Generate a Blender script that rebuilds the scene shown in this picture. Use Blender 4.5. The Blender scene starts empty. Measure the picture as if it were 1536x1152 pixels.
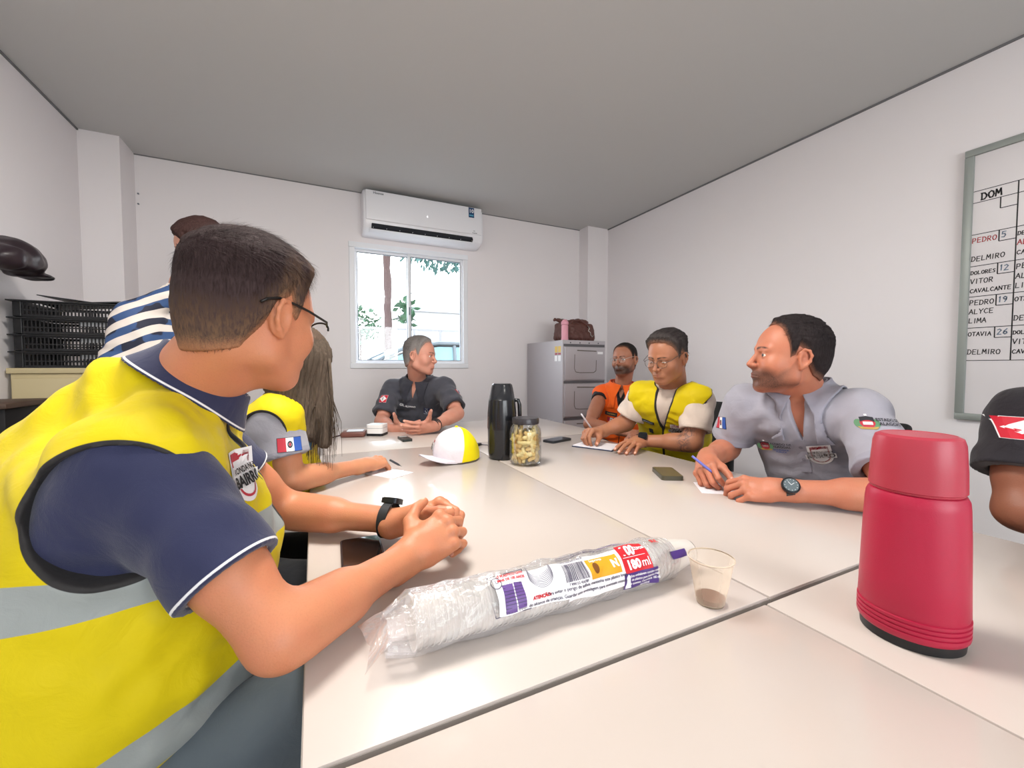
import bpy, bmesh, math, random
import numpy as np
from mathutils import Vector, Matrix, Euler
PI = math.pi
random.seed(7)
R = math.radians
scene = bpy.context.scene
COL = scene.collection

# ------------------------------------------------------------------ camera
CAM_H = 1.13; FPX = 621.0; YAW = R(25.6); PITCH = R(2.3)
CF = np.array([math.sin(YAW)*math.cos(PITCH), math.cos(YAW)*math.cos(PITCH), -math.sin(PITCH)])
CR = np.array([math.cos(YAW), -math.sin(YAW), 0.0])
CU = np.cross(CR, CF)
def at(x, y, w):
    "world point seen at photo position x, y at depth w along the viewing axis"
    return np.array([0, 0, CAM_H]) + (CF + CR*(x-768)/FPX - CU*(y-576)/FPX)*w
def onz(x, y, z):
    d = at(x, y, 1.0) - np.array([0, 0, CAM_H]); return np.array([0, 0, CAM_H]) + d*((z-CAM_H)/d[2])
cam = bpy.data.cameras.new('camera'); camo = bpy.data.objects.new('camera', cam); COL.objects.link(camo)
camo.location = (0, 0, CAM_H); camo.rotation_euler = (PI/2-PITCH, 0, -YAW)
cam.sensor_fit = 'HORIZONTAL'; cam.sensor_width = 36; cam.lens = 36*FPX/1536; cam.clip_start = .02; cam.clip_end = 300
scene.camera = camo

# ------------------------------------------------------------------ materials
def srgb(c):
    if isinstance(c, str):
        c = c.lstrip('#'); c = [int(c[i:i+2], 16)/255 for i in (0, 2, 4)]
    return tuple((v/12.92 if v <= .04045 else ((v+.055)/1.055)**2.4) for v in c[:3]) + (1.0,)
class NT:
    def __init__(s, m): s.t = m.node_tree; s.n = s.t.nodes; s.l = s.t.links
    def new(s, k, **kw):
        x = s.n.new(k)
        for a, b in kw.items():
            if a.startswith('i_'): 
                key = a[2:].replace('_', ' ')
                (x.inputs[int(key)] if key.isdigit() else x.inputs[key]).default_value = b
            else: setattr(x, a, b)
        return x
    def link(s, a, b): s.l.new(a, b)
    def mix(s, fac, a, b, mode='MIX'):
        m = s.n.new('ShaderNodeMix'); m.data_type = 'RGBA'; m.blend_type = mode
        for sock, v in ((m.inputs[0], fac), (m.inputs[6], a), (m.inputs[7], b)):
            if hasattr(v, 'is_output'): s.l.new(v, sock)
            else: sock.default_value = v
        return m.outputs[2]
    def math(s, op, a, b=0.0, c=None, clamp=False):
        m = s.n.new('ShaderNodeMath'); m.operation = op; m.use_clamp = clamp
        for i, v in enumerate((a, b) if c is None else (a, b, c)):
            if hasattr(v, 'is_output'): s.l.new(v, m.inputs[i])
            else: m.inputs[i].default_value = v
        return m.outputs[0]
    def attr(s, name): return s.new('ShaderNodeAttribute', attribute_name=name).outputs['Fac']
    def below(s, v, t=0.0, soft=0.0006):
        "1 where v < t with a short smooth edge"
        return s.math('DIVIDE', s.math('SUBTRACT', t, v), soft, clamp=True)
MATS = {}
def mat(name, col=(.8,.8,.8), rough=.5, metal=0.0, spec=.5, bump=0.0, bscale=200.0, var=0.0, vscale=20.0, emit=None, estr=1.0, sheen=0.0, trans=0.0, ior=1.45, alpha=1.0, coat=0.0, sss=0.0):
    if name in MATS: return MATS[name]
    m = bpy.data.materials.new(name); m.use_nodes = True; MATS[name] = m
    t = NT(m); b = t.n['Principled BSDF']; c = srgb(col)
    b.inputs['Base Color'].default_value = c; b.inputs['Roughness'].default_value = rough
    b.inputs['Metallic'].default_value = metal; b.inputs['Specular IOR Level'].default_value = spec
    b.inputs['Transmission Weight'].default_value = trans; b.inputs['IOR'].default_value = ior; b.inputs['Alpha'].default_value = alpha
    b.inputs['Coat Weight'].default_value = coat; b.inputs['Sheen Weight'].default_value = sheen
    if sss: b.inputs['Subsurface Weight'].default_value = sss; b.inputs['Subsurface Radius'].default_value = (.01, .004, .002); b.inputs['Subsurface Scale'].default_value = 1.0
    if emit is not None: b.inputs['Emission Color'].default_value = srgb(emit); b.inputs['Emission Strength'].default_value = estr
    tc = t.new('ShaderNodeTexCoord')
    if var:
        n = t.new('ShaderNodeTexNoise', i_Scale=vscale, i_Detail=4.0); t.link(tc.outputs['Object'], n.inputs['Vector'])
        f = t.new('ShaderNodeMapRange'); f.inputs[3].default_value = 1-var; f.inputs[4].default_value = 1+var; t.link(n.outputs['Fac'], f.inputs[0])
        vm = t.new('ShaderNodeVectorMath', operation='SCALE'); vm.inputs[0].default_value = c[:3]; t.link(f.outputs[0], vm.inputs['Scale']); t.link(vm.outputs[0], b.inputs['Base Color'])
    if bump:
        n = t.new('ShaderNodeTexNoise', i_Scale=bscale, i_Detail=3.0); t.link(tc.outputs['Object'], n.inputs['Vector'])
        bp = t.new('ShaderNodeBump', i_Strength=bump, i_Distance=.002); t.link(n.outputs['Fac'], bp.inputs['Height']); t.link(bp.outputs[0], b.inputs['Normal'])
    return m

# ------------------------------------------------------------------ objects
def props(o, label=None, cat=None, group=None, kind=None):
    if label: o['label'] = label
    if cat: o['category'] = cat
    if group: o['group'] = group
    if kind: o['kind'] = kind
    return o
def empty(name, loc, label, cat, rz=0.0, group=None, rot=None):
    o = bpy.data.objects.new(name, None); COL.objects.link(o); o.location = loc; o.rotation_euler = rot or (0, 0, rz)
    o.empty_display_size = .1
    return props(o, label, cat, group)
def obj(name, me, material=None, parent=None, smooth=True, loc=None, rot=None, **kw):
    if isinstance(me, bmesh.types.BMesh):
        bm = me; me = bpy.data.meshes.new(name); bm.to_mesh(me); bm.free()
    o = bpy.data.objects.new(name, me); COL.objects.link(o)
    if material is not None:
        for m in (material if isinstance(material, (list, tuple)) else [material]): me.materials.append(m)
    if smooth is True: me.polygons.foreach_set('use_smooth', [True]*len(me.polygons))
    elif smooth:
        me.polygons.foreach_set('use_smooth', [True]*len(me.polygons)); me.set_sharp_from_angle(angle=R(smooth))
    if parent: o.parent = parent
    if loc is not None: o.location = loc
    if rot is not None: o.rotation_euler = rot
    return props(o, **kw)
def struct(name, me, material, parent=None, **kw):
    return obj(name, me, material, parent, kind='structure', **kw)
def T(loc=(0,0,0), rot=(0,0,0), s=(1,1,1)):
    return Matrix.LocRotScale(Vector(loc), Euler(rot), Vector(s))
def bx(bm, c, s, rot=(0,0,0), bev=0.0, seg=2, mi=0):
    "box with centre c, full size s"
    g = bmesh.ops.create_cube(bm, size=1.0, matrix=T(c, rot, s)); vs = g['verts']
    fs = {f for v in vs for f in v.link_faces}
    if bev:
        es = list({e for v in vs for e in v.link_edges})
        g = bmesh.ops.bevel(bm, geom=es, offset=bev, segments=seg, profile=.5, affect='EDGES'); fs = set(g['faces']) | {f for f in fs if f.is_valid}
    for f in fs:
        if f.is_valid: f.material_index = mi
    return bm
def box(c, s, **k): return bx(bmesh.new(), c, s, **k)
def lathe(bm, prof, n=40, M=None, cap=True, sx=1.0, sy=1.0, fn=None, mi=0):
    "revolve (r, z) points about z"
    rings = []
    for r, z in prof:
        ring = []
        for i in range(n):
            a = 2*PI*i/n; x, y = r*math.cos(a)*sx, r*math.sin(a)*sy
            if fn: x, y, z2 = fn(r, z, a)
            else: z2 = z
            v = Vector((x, y, z2)); ring.append(bm.verts.new(M @ v if M else v))
        rings.append(ring)
    for a, b in zip(rings, rings[1:]):
        for i in range(n):
            f = bm.faces.new((a[i], a[(i+1) % n], b[(i+1) % n], b[i])); f.material_index = mi
    if cap:
        f = bm.faces.new(list(reversed(rings[0]))); f.material_index = mi
        f = bm.faces.new(rings[-1]); f.material_index = mi
    return bm
def tube(bm, pts, r, n=8, cap=True, rf=None, mi=0):
    "round bar along points"
    pts = [Vector(p) for p in pts]; rings = []; up = None
    for i, p in enumerate(pts):
        d = (pts[min(i+1, len(pts)-1)] - pts[max(i-1, 0)]).normalized()
        if up is None: up = Vector((0,0,1)) if abs(d.z) < .9 else Vector((1,0,0))
        u = (up - d*up.dot(d)).normalized(); v = d.cross(u); up = u
        rr = r if rf is None else r*rf(i/(len(pts)-1))
        rings.append([bm.verts.new(p + (u*math.cos(2*PI*k/n) + v*math.sin(2*PI*k/n))*rr) for k in range(n)])
    for a, b in zip(rings, rings[1:]):
        for k in range(n):
            f = bm.faces.new((a[k], a[(k+1) % n], b[(k+1) % n], b[k])); f.material_index = mi
    if cap: bm.faces.new(list(reversed(rings[0]))); bm.faces.new(rings[-1])
    return bm
def prism(bm, pts, z0, z1, M=None, mi=0):
    "extrude a 2d outline from z0 to z1"
    a = [bm.verts.new((M or Matrix()) @ Vector((x, y, z0))) for x, y in pts]; b = [bm.verts.new((M or Matrix()) @ Vector((x, y, z1))) for x, y in pts]
    n = len(pts); fs = [bm.faces.new(list(reversed(a))), bm.faces.new(b)]
    for i in range(n): fs.append(bm.faces.new((a[i], a[(i+1) % n], b[(i+1) % n], b[i])))
    for f in fs: f.material_index = mi
    return bm
def rrect(w, h, r, n=5):
    out = []
    for cx, cy, a0 in ((w/2-r, h/2-r, 0), (-w/2+r, h/2-r, 90), (-w/2+r, -h/2+r, 180), (w/2-r, -h/2+r, 270)):
        for i in range(n+1):
            a = R(a0+90*i/n); out.append((cx+r*math.cos(a), cy+r*math.sin(a)))
    return out
def textmesh(s, size, bold=0.0):
    "flat mesh of a word, as vertex and face lists centred on the origin"
    c = bpy.data.curves.new('txt', 'FONT'); c.body = s; c.size = size; c.align_x = 'CENTER'; c.align_y = 'CENTER'; c.resolution_u = 3; c.offset = bold
    o = bpy.data.objects.new('txt', c); COL.objects.link(o)
    dg = bpy.context.evaluated_depsgraph_get(); me = bpy.data.meshes.new_from_object(o.evaluated_get(dg))
    bpy.data.objects.remove(o); bpy.data.curves.remove(c)
    vs = [tuple(v.co) for v in me.vertices]; fs = [tuple(p.vertices) for p in me.polygons]; bpy.data.meshes.remove(me)
    return vs, fs
def frame(o, x, y):
    "matrix with origin o, x axis x, z axis = x cross y"
    x = Vector(x).normalized(); y = Vector(y); z = x.cross(y).normalized(); y = z.cross(x)
    m = Matrix((x, y, z)).transposed().to_4x4(); m.translation = Vector(o); return m

# ------------------------------------------------------------------ distance fields (numpy) meshed with surface nets
f32 = np.float32
def V3(*a): return np.array(a, dtype=f32)
def d_cap(p, a, b, ra, rb=None):
    a = np.asarray(a, f32); b = np.asarray(b, f32); rb = ra if rb is None else rb
    ba = b-a; pa = p-a; h = np.clip((pa@ba)/max(float(ba@ba), 1e-9), 0, 1)
    return np.sqrt(((pa-h[:, None]*ba)**2).sum(1)) - (ra+(rb-ra)*h)
def d_ell(p, c, r, Rm=None):
    q = p-np.asarray(c, f32)
    if Rm is not None: q = q@np.asarray(Rm, f32)        # columns = axes
    r = np.asarray(r, f32); k0 = np.sqrt(((q/r)**2).sum(1)); k1 = np.sqrt(((q/(r*r))**2).sum(1))
    return k0*(k0-1)/np.maximum(k1, 1e-6)
def d_sph(p, c, r): return np.sqrt(((p-np.asarray(c, f32))**2).sum(1))-r
def d_box(p, c, s, Rm=None, rr=.0):
    q = p-np.asarray(c, f32)
    if Rm is not None: q = q@np.asarray(Rm, f32)
    q = np.abs(q)-(np.asarray(s, f32)-rr)
    return np.sqrt((np.maximum(q, 0)**2).sum(1))+np.minimum(q.max(1), 0)-rr
def smin(a, b, k):
    h = np.clip(.5+.5*(b-a)/k, 0, 1); return b+(a-b)*h-k*h*(1-h)
def smax(a, b, k): return -smin(-a, -b, k)
def noise3(p, scale=1.0, seed=0):
    q = p*scale+seed*17.31; i = np.floor(q).astype(np.int64); f = (q-i); f = f*f*(3-2*f)
    def h(o):
        n = (i[:, 0]+o[0])*73856093 ^ (i[:, 1]+o[1])*19349663 ^ (i[:, 2]+o[2])*83492791
        n = (n ^ (n >> 13))*1274126177 & 0x7fffffff; return ((n ^ (n >> 16)) & 0xffff)/65535.0
    r = 0
    for dx in (0, 1):
        for dy in (0, 1):
            for dz in (0, 1):
                w = (f[:, 0] if dx else 1-f[:, 0])*(f[:, 1] if dy else 1-f[:, 1])*(f[:, 2] if dz else 1-f[:, 2])
                r = r+w*h((dx, dy, dz))
    return (r*2-1).astype(f32)
def nets(fn, lo, hi, h, B=8):
    "surface nets of the zero set of fn in a box, skipping empty blocks"
    lo = np.asarray(lo, float); hi = np.asarray(hi, float)
    nb = np.maximum(np.ceil((hi-lo)/(h*B)).astype(int), 1); n = nb*B+1
    val = np.full(n, 1.0, f32)
    bi = np.stack(np.meshgrid(*[np.arange(k) for k in nb], indexing='ij'), -1).reshape(-1, 3)
    cen = (lo+(bi+.5)*B*h).astype(f32); dc = fn(cen); rad = B*h*.9
    val_sign = np.where(dc < 0, -1.0, 1.0)
    near = np.abs(dc) < rad*1.5
    loc = np.stack(np.meshgrid(*[np.arange(B+1)]*3, indexing='ij'), -1).reshape(-1, 3)
    for b, s in zip(bi[~near], val_sign[~near]):
        if s < 0: val[b[0]*B:b[0]*B+B+1, b[1]*B:b[1]*B+B+1, b[2]*B:b[2]*B+B+1] = -1
    nbk = bi[near]
    for c in range(0, len(nbk), 400):
        bb = nbk[c:c+400]; idx = (bb[:, None, :]*B+loc[None]).reshape(-1, 3)
        v = fn((lo+idx*h).astype(f32)); val[idx[:, 0], idx[:, 1], idx[:, 2]] = v
    s = val < 0
    S = s.astype(np.int8)
    cs = sum(S[a:n[0]-1+a, b:n[1]-1+b, c:n[2]-1+c] for a in (0, 1) for b in (0, 1) for c in (0, 1))
    act = (cs > 0) & (cs < 8); ids = np.full(act.shape, -1, np.int64); ai = np.argwhere(act); ids[act] = np.arange(len(ai))
    acc = np.zeros((len(ai), 3)); cnt = np.zeros(len(ai))
    cor = [(a, b, c) for a in (0, 1) for b in (0, 1) for c in (0, 1)]
    cv = {c: val[ai[:, 0]+c[0], ai[:, 1]+c[1], ai[:, 2]+c[2]] for c in cor}
    for c in cor:
        for ax in range(3):
            if c[ax]: continue
            e = list(c); e[ax] = 1; e = tuple(e); v0, v1 = cv[c], cv[e]; m = (v0 < 0) != (v1 < 0)
            t = np.where(m, v0/np.where(m, v0-v1, 1), 0); p = np.array(c, float)[None]+np.zeros((len(ai), 1)); p[:, ax] += t
            acc[m] += p[m]; cnt[m] += 1
    verts = lo+(ai+acc/np.maximum(cnt, 1)[:, None])*h
    faces = []
    for ax in range(3):
        u, w = (ax+1) % 3, (ax+2) % 3
        sl0 = [slice(None)]*3; sl1 = [slice(None)]*3; sl0[ax] = slice(0, -1); sl1[ax] = slice(1, None)
        a, b = s[tuple(sl0)], s[tuple(sl1)]; ed = np.argwhere(a != b)
        ed = ed[(ed[:, u] > 0) & (ed[:, w] > 0) & (ed[:, u] < n[u]-1) & (ed[:, w] < n[w]-1)]
        if not len(ed): continue
        q = []
        for du, dw in ((-1, -1), (0, -1), (0, 0), (-1, 0)):
            e = ed.copy(); e[:, u] += du; e[:, w] += dw; q.append(ids[e[:, 0], e[:, 1], e[:, 2]])
        q = np.stack(q, 1); flip = ~a[ed[:, 0], ed[:, 1], ed[:, 2]]; q[flip] = q[flip][:, ::-1]
        faces.append(q[(q >= 0).all(1)])
    return verts, np.concatenate(faces) if faces else np.zeros((0, 4), int)
def mesh_np(name, v, f, off=(0, 0, 0), attrs=None):
    me = bpy.data.meshes.new(name); v = np.asarray(v, float)-np.asarray(off, float)
    me.vertices.add(len(v)); me.vertices.foreach_set('co', v.astype(f32).ravel())
    k = f.shape[1]; me.loops.add(len(f)*k); me.loops.foreach_set('vertex_index', f.astype(np.int32).ravel())
    me.polygons.add(len(f)); me.polygons.foreach_set('loop_start', np.arange(0, len(f)*k, k, dtype=np.int32))
    me.update(calc_edges=True); me.validate()
    for a, val in (attrs or {}).items():
        at_ = me.attributes.new(a, 'FLOAT', 'POINT'); at_.data.foreach_set('value', np.asarray(val, f32))
    return me
def join_np(parts):
    vs, fs, o = [], [], 0
    for v, f in parts: vs.append(v); fs.append(f+o); o += len(v)
    return np.concatenate(vs), np.concatenate(fs)
def sdf_mesh(name, fn, lo, hi, h, off=(0, 0, 0), attrs=None):
    v, f = nets(fn, lo, hi, h); vv = v.astype(f32)
    return mesh_np(name, v, f, off, {k: g(vv) for k, g in (attrs or {}).items()})
def project(fn, pts, nrm, lift=.0012, reach=.12):
    "push points along -nrm on to the surface of fn"
    p = np.asarray(pts, f32)+np.asarray(nrm, f32)*reach; n = np.asarray(nrm, f32); t = np.zeros(len(p), f32)
    for _ in range(60):
        t = np.minimum(t+np.clip(fn(p-n*t[:, None])-lift, -.01, .03)*.8, reach+.06)
    return p-n*t[:, None]
# ------------------------------------------------------------------ the room
XL, XR, YB, YF, ZC, TZ = -1.29, 2.86, 3.75, -2.6, 2.6, .75
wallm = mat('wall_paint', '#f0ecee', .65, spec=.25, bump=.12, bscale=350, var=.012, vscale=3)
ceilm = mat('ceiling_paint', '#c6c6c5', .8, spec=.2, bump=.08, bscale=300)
def wall(name, c, s): return struct(name, box(c, s), wallm, smooth=False)
WX0, WX1, WZ0, WZ1 = .295, 1.315, 1.135, 2.172       # back window opening
th = .16
wall('wall_left', (XL-th/2, (YB+YF)/2, ZC/2), (th, YB-YF+2*th, ZC+.2))
wall('wall_right', (XR+th/2, (YB+YF)/2, ZC/2), (th, YB-YF+2*th, ZC+.2))
bm = bmesh.new()
bx(bm, ((XL+WX0)/2, YB+th/2, ZC/2), (WX0-XL, th, ZC+.2)); bx(bm, ((WX1+XR)/2, YB+th/2, ZC/2), (XR-WX1, th, ZC+.2))
bx(bm, ((WX0+WX1)/2, YB+th/2, WZ0/2-.05), (WX1-WX0, th, WZ0+.1)); bx(bm, ((WX0+WX1)/2, YB+th/2, (WZ1+ZC+.1)/2), (WX1-WX0, th, ZC+.1-WZ1))
struct('wall_back', bm, wallm, smooth=False)
bm = bmesh.new(); FX0, FX1, FZ0, FZ1 = -.4, 1.9, .9, 2.15   # unseen rear window, added to let light in from behind
bx(bm, ((XL+FX0)/2, YF-th/2, ZC/2), (FX0-XL, th, ZC+.2)); bx(bm, ((FX1+XR)/2, YF-th/2, ZC/2), (XR-FX1, th, ZC+.2))
bx(bm, ((FX0+FX1)/2, YF-th/2, FZ0/2-.05), (FX1-FX0, th, FZ0+.1)); bx(bm, ((FX0+FX1)/2, YF-th/2, (FZ1+ZC+.1)/2), (FX1-FX0, th, ZC+.1-FZ1))
struct('wall_front', bm, wallm, smooth=False)
struct('ceiling', box(((XL+XR)/2, (YB+YF)/2, ZC+.05), (XR-XL+2*th, YB-YF+2*th, .1)), ceilm, smooth=False)
fm = mat('floor_tile', '#b9b3aa', .35, spec=.4, var=.05, vscale=6)
t = NT(fm); b = t.n['Principled BSDF']; tc = t.new('ShaderNodeTexCoord'); br = t.new('ShaderNodeTexBrick', offset=0.0, squash=1.0)
br.inputs['Color1'].default_value = srgb('#b9b3aa'); br.inputs['Color2'].default_value = srgb('#b2aca4'); br.inputs['Mortar'].default_value = srgb('#7e7973')
br.inputs['Scale'].default_value = 1; br.inputs['Brick Width'].default_value = .45; br.inputs['Row Height'].default_value = .45; br.inputs['Mortar Size'].default_value = .004
t.link(tc.outputs['Object'], br.inputs['Vector']); t.link(br.outputs['Color'], b.inputs['Base Color'])
struct('floor', box(((XL+XR)/2, (YB+YF)/2, -.05), (XR-XL+2*th, YB-YF+2*th, .1)), fm, smooth=False)
struct('trim_1', box(((XL-1.09)/2, (3.51+YB)/2, ZC/2), (.2, YB-3.51, ZC)), wallm, smooth=False)     # corner pilasters
struct('trim_2', box(((2.6+XR)/2, (3.595+YB)/2, ZC/2), (.26, YB-3.595, ZC)), wallm, smooth=False)
jm = mat('ceiling_joint', '#77777a', .8)
struct('trim_3', box((XL+.004, (YB+YF)/2, ZC-.005), (.008, YB-YF, .01)), jm, smooth=False)
struct('trim_4', box((XR-.004, (YB+YF)/2, ZC-.005), (.008, YB-YF, .01)), jm, smooth=False)
struct('trim_5', box(((XL+XR)/2, YB-.0025, ZC-.003), (XR-XL, .005, .006)), jm, smooth=False)
bbm = mat('baseboard', '#c4c0ba', .5)
for n, c, s in (('left', (XL+.006, .6, .04), (.012, 6.3, .08)), ('right', (XR-.006, .6, .04), (.012, 6.3, .08)), ('back', (.78, YB-.006, .04), (4.1, .012, .08)), ('front', (.78, YF+.006, .04), (4.1, .012, .08))):
    struct('baseboard_'+n, box(c, s), bbm, smooth=False)
# screw holes and scuffs on the back wall
alum = mat('white_aluminium', '#eef1f6', .35, spec=.5)
alg = mat('grey_seal', '#7d858e', .5)
gl = bpy.data.materials.new('window_glass'); gl.use_nodes = True; t = NT(gl)
o_ = t.n['Material Output']; tr = t.new('ShaderNodeBsdfTransparent'); gg = t.new('ShaderNodeBsdfGlossy'); gg.inputs['Roughness'].default_value = .02; mx = t.new('ShaderNodeMixShader'); mx.inputs[0].default_value = .05
tr.inputs[0].default_value = (.97, .99, .99, 1); t.link(tr.outputs[0], mx.inputs[1]); t.link(gg.outputs[0], mx.inputs[2]); t.link(mx.outputs[0], o_.inputs[0])
def window(name, x0, x1, z0, z1, y, out, split):
    w = x1-x0; h = z1-z0; cx = (x0+x1)/2; cz = (z0+z1)/2; s = 1 if out > 0 else -1
    fr = empty(name, (cx, y, z0), None, None); fr['kind'] = 'structure'
    def L(me, n, m, **k):
        o = obj(n, me, m, fr, smooth=False, **k); me2 = o.data
        for v in me2.vertices: v.co -= Vector((cx, y, z0))
        return o
    bm = bmesh.new(); e = .045
    for c, sz in (((cx, y+s*.03, z1-e/2+.012), (w+.03, .09, e)), ((cx, y+s*.03, z0+e/2-.012), (w+.03, .09, e)), ((x0+e/2-.012, y+s*.03, cz), (e, .088, h-2*e+.022)), ((x1-e/2+.012, y+s*.03, cz), (e, .088, h-2*e+.022))):
        bx(bm, c, sz, bev=.003)
    L(bm, 'window_frame', alum)
    xs = x0+w*split
    for k, (a, b2, yy) in enumerate(((x0+.03, xs+.012, y+s*.045), (xs-.012, x1-.03, y+s*.02))):
        bm = bmesh.new(); q = .024; c0 = (a+b2)/2
        for c, sz in (((c0, yy, z1-.033-q/2), (b2-a, .02, q)), ((c0, yy, z0+.033+q/2), (b2-a, .02, q)), ((a+q/2, yy, cz), (q, .019, h-.067-2*q)), ((b2-q/2, yy, cz), (q, .019, h-.067-2*q))):
            bx(bm, c, sz, bev=.002)
        L(bm, 'window_sash', alum)
        bm = bmesh.new()
        for c, sz in (((c0, yy-s*.002, z1-.033-q-.002), (b2-a-2*q, .02, .005)), ((c0, yy-s*.002, z0+.033+q+.002), (b2-a-2*q, .02, .005)), ((a+q+.002, yy-s*.002, cz), (.005, .02, h-.12)), ((b2-q-.002, yy-s*.002, cz), (.005, .02, h-.12))): bx(bm, c, sz)
        L(bm, 'seal', alg)
        L(box((c0, yy, cz), (b2-a-2*q, .004, h-.066-2*q)), 'window_pane', gl)
    L(box((xs-.002, y+s*.008, cz-.02), (.012, .014, .07), bev=.003), 'latch', alg)
    return fr
window('window_1', WX0, WX1, WZ0, WZ1, YB, 1, .48)
window('window_2', FX0, FX1, FZ0, FZ1, YF, -1, .5)
bm = bmesh.new(); bm2 = bmesh.new()
# ------------------------------------------------------------------ air conditioner
acm = mat('ac_plastic', '#f1f2f7', .28, spec=.5); dk = mat('dark_slot', '#20242c', .6)
ac = empty('air_conditioner', (.9, YB, 2.23), 'white split air conditioner mounted on the wall above the window', 'air conditioner')
prof = [(0, .0), (-.05, .0), (-.12, .012), (-.17, .035), (-.185, .07), (-.19, .12), (-.182, .24), (-.165, .325), (-.13, .352), (0, .358)]
bm = bmesh.new(); n = len(prof); W = .515
secs = []
for x in (-W, -W+.008, -W+.025, W-.025, W-.008, W):
    k = {W: .955, W-.008: .985}.get(abs(x), 1.0)
    secs.append([bm.verts.new((x, y*k if y < 0 else y, .179+(z-.179)*k)) for y, z in prof])
for a, b in zip(secs, secs[1:]):
    for i in range(n): bm.faces.new((a[i], a[(i+1) % n], b[(i+1) % n], b[i]))
bm.faces.new(secs[0]); bm.faces.new(list(reversed(secs[-1]))); bmesh.ops.recalc_face_normals(bm, faces=bm.faces)
obj('housing', bm, acm, ac, smooth=35)
obj('front_panel', box((0, -.1845, .215), (1.0, .02, .24), rot=(R(-2), 0, 0), bev=.008, seg=3), acm, ac, smooth=35)
obj('air_outlet', box((-.02, -.162, .060), (.87, .052, .072), rot=(R(-32), 0, 0), bev=.006), dk, ac, smooth=35)
obj('flap', box((-.02, -.163, .018), (.9, .055, .008), rot=(R(-12), 0, 0), bev=.003), acm, ac, smooth=35)
for i in range(8):
    obj('louver', box((-.39+i*.106+(0 if i < 4 else .012), -.181, .040), (.094, .004, .016), rot=(R(-32), 0, 0)), mat('louver_grey', '#c3c7cf', .5), ac, smooth=False)
obj('louver_bar', box((-.02, -.1885, .058), (.86, .005, .0045)), acm, ac, smooth=False)
for i in range(9): obj('louver_fin', box((-.443+i*.106, -.186, .048), (.004, .006, .030), rot=(R(-32), 0, 0)), acm, ac, smooth=False)
def decal(vsfs, M, material, name, parent, fn=None, lift=.0012, mi=None, off=(0, 0, 0), reach=.1):
    vs, fs = vsfs; pts = [M @ Vector((x, y, 0)) for x, y, *_ in vs]
    if fn is not None:
        n = np.array(M.to_3x3() @ Vector((0, 0, 1))); pts = project(fn, np.array([tuple(p) for p in pts]), np.tile(n, (len(pts), 1)), lift, reach)
    me = bpy.data.meshes.new(name); me.from_pydata([tuple(np.array(p)-np.array(off)) for p in pts], [], fs)
    return obj(name, me, material, parent, smooth=False)
def grid(w, h, nx=8, ny=8, cx=0, cy=0):
    vs = [(cx-w/2+w*i/nx, cy-h/2+h*j/ny) for j in range(ny+1) for i in range(nx+1)]
    return vs, [(j*(nx+1)+i, j*(nx+1)+i+1, (j+1)*(nx+1)+i+1, (j+1)*(nx+1)+i) for j in range(ny) for i in range(nx)]
def shift(vf, dx, dy, s=1.0): return [(v[0]*s+dx, v[1]*s+dy) for v in vf[0]], vf[1]
def merge(*l):
    vs, fs = [], []
    for v, f in l: o = len(vs); vs += [tuple(q[:2]) for q in v]; fs += [tuple(i+o for i in x) for x in f]
    return vs, fs
inkg = mat('grey_ink', '#6f747d', .5); navy = mat('navy_print', '#12406e', .5); white = mat('white_print', '#f4f5f7', .5); blackp = mat('black_print', '#191a1e', .5)
Mf = frame((0, -.1965, .215), (1, 0, 0), (0, math.sin(R(2)), 1))
decal(shift(textmesh('Hisense', .026, .0006), -.40, .098), Mf, inkg, 'brand_lettering', ac)
decal(grid(.052, .088, 1, 1, .40, .07), Mf, navy, 'energy_sticker', ac)
Mf2 = Mf @ Matrix.Translation((0, 0, .001))
decal(shift(textmesh('10', .045, .001), .40, .082), Mf2, white, 'sticker_number', ac)
decal(merge(grid(.04, .012, 1, 1, .40, .045)), Mf2, mat('teal_print', '#5ea8c4', .5), 'sticker_band', ac)
decal(merge(shift(textmesh('4', .02, .0006), 0, -.03)), Mf2, mat('lit_display', '#ffffff', .4, emit='#ffffff', estr=1.5), 'display', ac)
decal(merge(shift(textmesh('Inverter', .014, .0004), .43, -.108), shift(textmesh('eco', .012, .0004), .425, -.09)), Mf, inkg, 'small_lettering', ac)

# ------------------------------------------------------------------ tables
tabm = mat('table_laminate', '#c9bfb8', .24, spec=.5, var=.01, vscale=4, coat=.15); edgem = mat('table_edge', '#a8a29d', .4); steelw = mat('grey_steel', '#a9adb2', .45, metal=.2)
def table(x0, x1, y0, y1, label, legs=True):
    cx, cy = (x0+x1)/2, (y0+y1)/2
    t_ = empty('meeting_table', (cx, cy, 0), label, 'table', group='white tables pushed together')
    obj('tabletop', box((0, 0, TZ-.0125), (x1-x0, y1-y0, .025), bev=.0025), tabm, t_, smooth=35)
    bm = bmesh.new()
    obj('edge_band', box((0, 0, TZ-.0135), (x1-x0+.0016, y1-y0+.0016, .019)), edgem, t_, smooth=False)
    for sx in (-1, 1):
        for sy in (-1, 1):
            obj('leg', box((sx*((x1-x0)/2-.09), sy*((y1-y0)/2-.09), (TZ-.025)/2), (.04, .04, TZ-.026), bev=.004), steelw, t_, smooth=35)
    obj('modesty_panel', box((0, 0, .55), (x1-x0-.22, .016, .33)), tabm, t_, smooth=False)
table(-.017, .6725, .4215, 1.952, 'white table on the left holding the wrapped sleeve of cups and the cap')
table(.6765, 1.372, .4215, 1.952, 'white table on the right in front of the man in the grey polo shirt')
table(-.03, .648, -.98, .411, 'white table nearest the photographer, left of the thin seam')
table(.651, 1.372, -.98, .411, 'white table nearest the photographer, under the red thermos flask')
table(.035, 1.525, 1.962, 2.77, 'white table at the far end in front of the man in the dark shirt')

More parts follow.
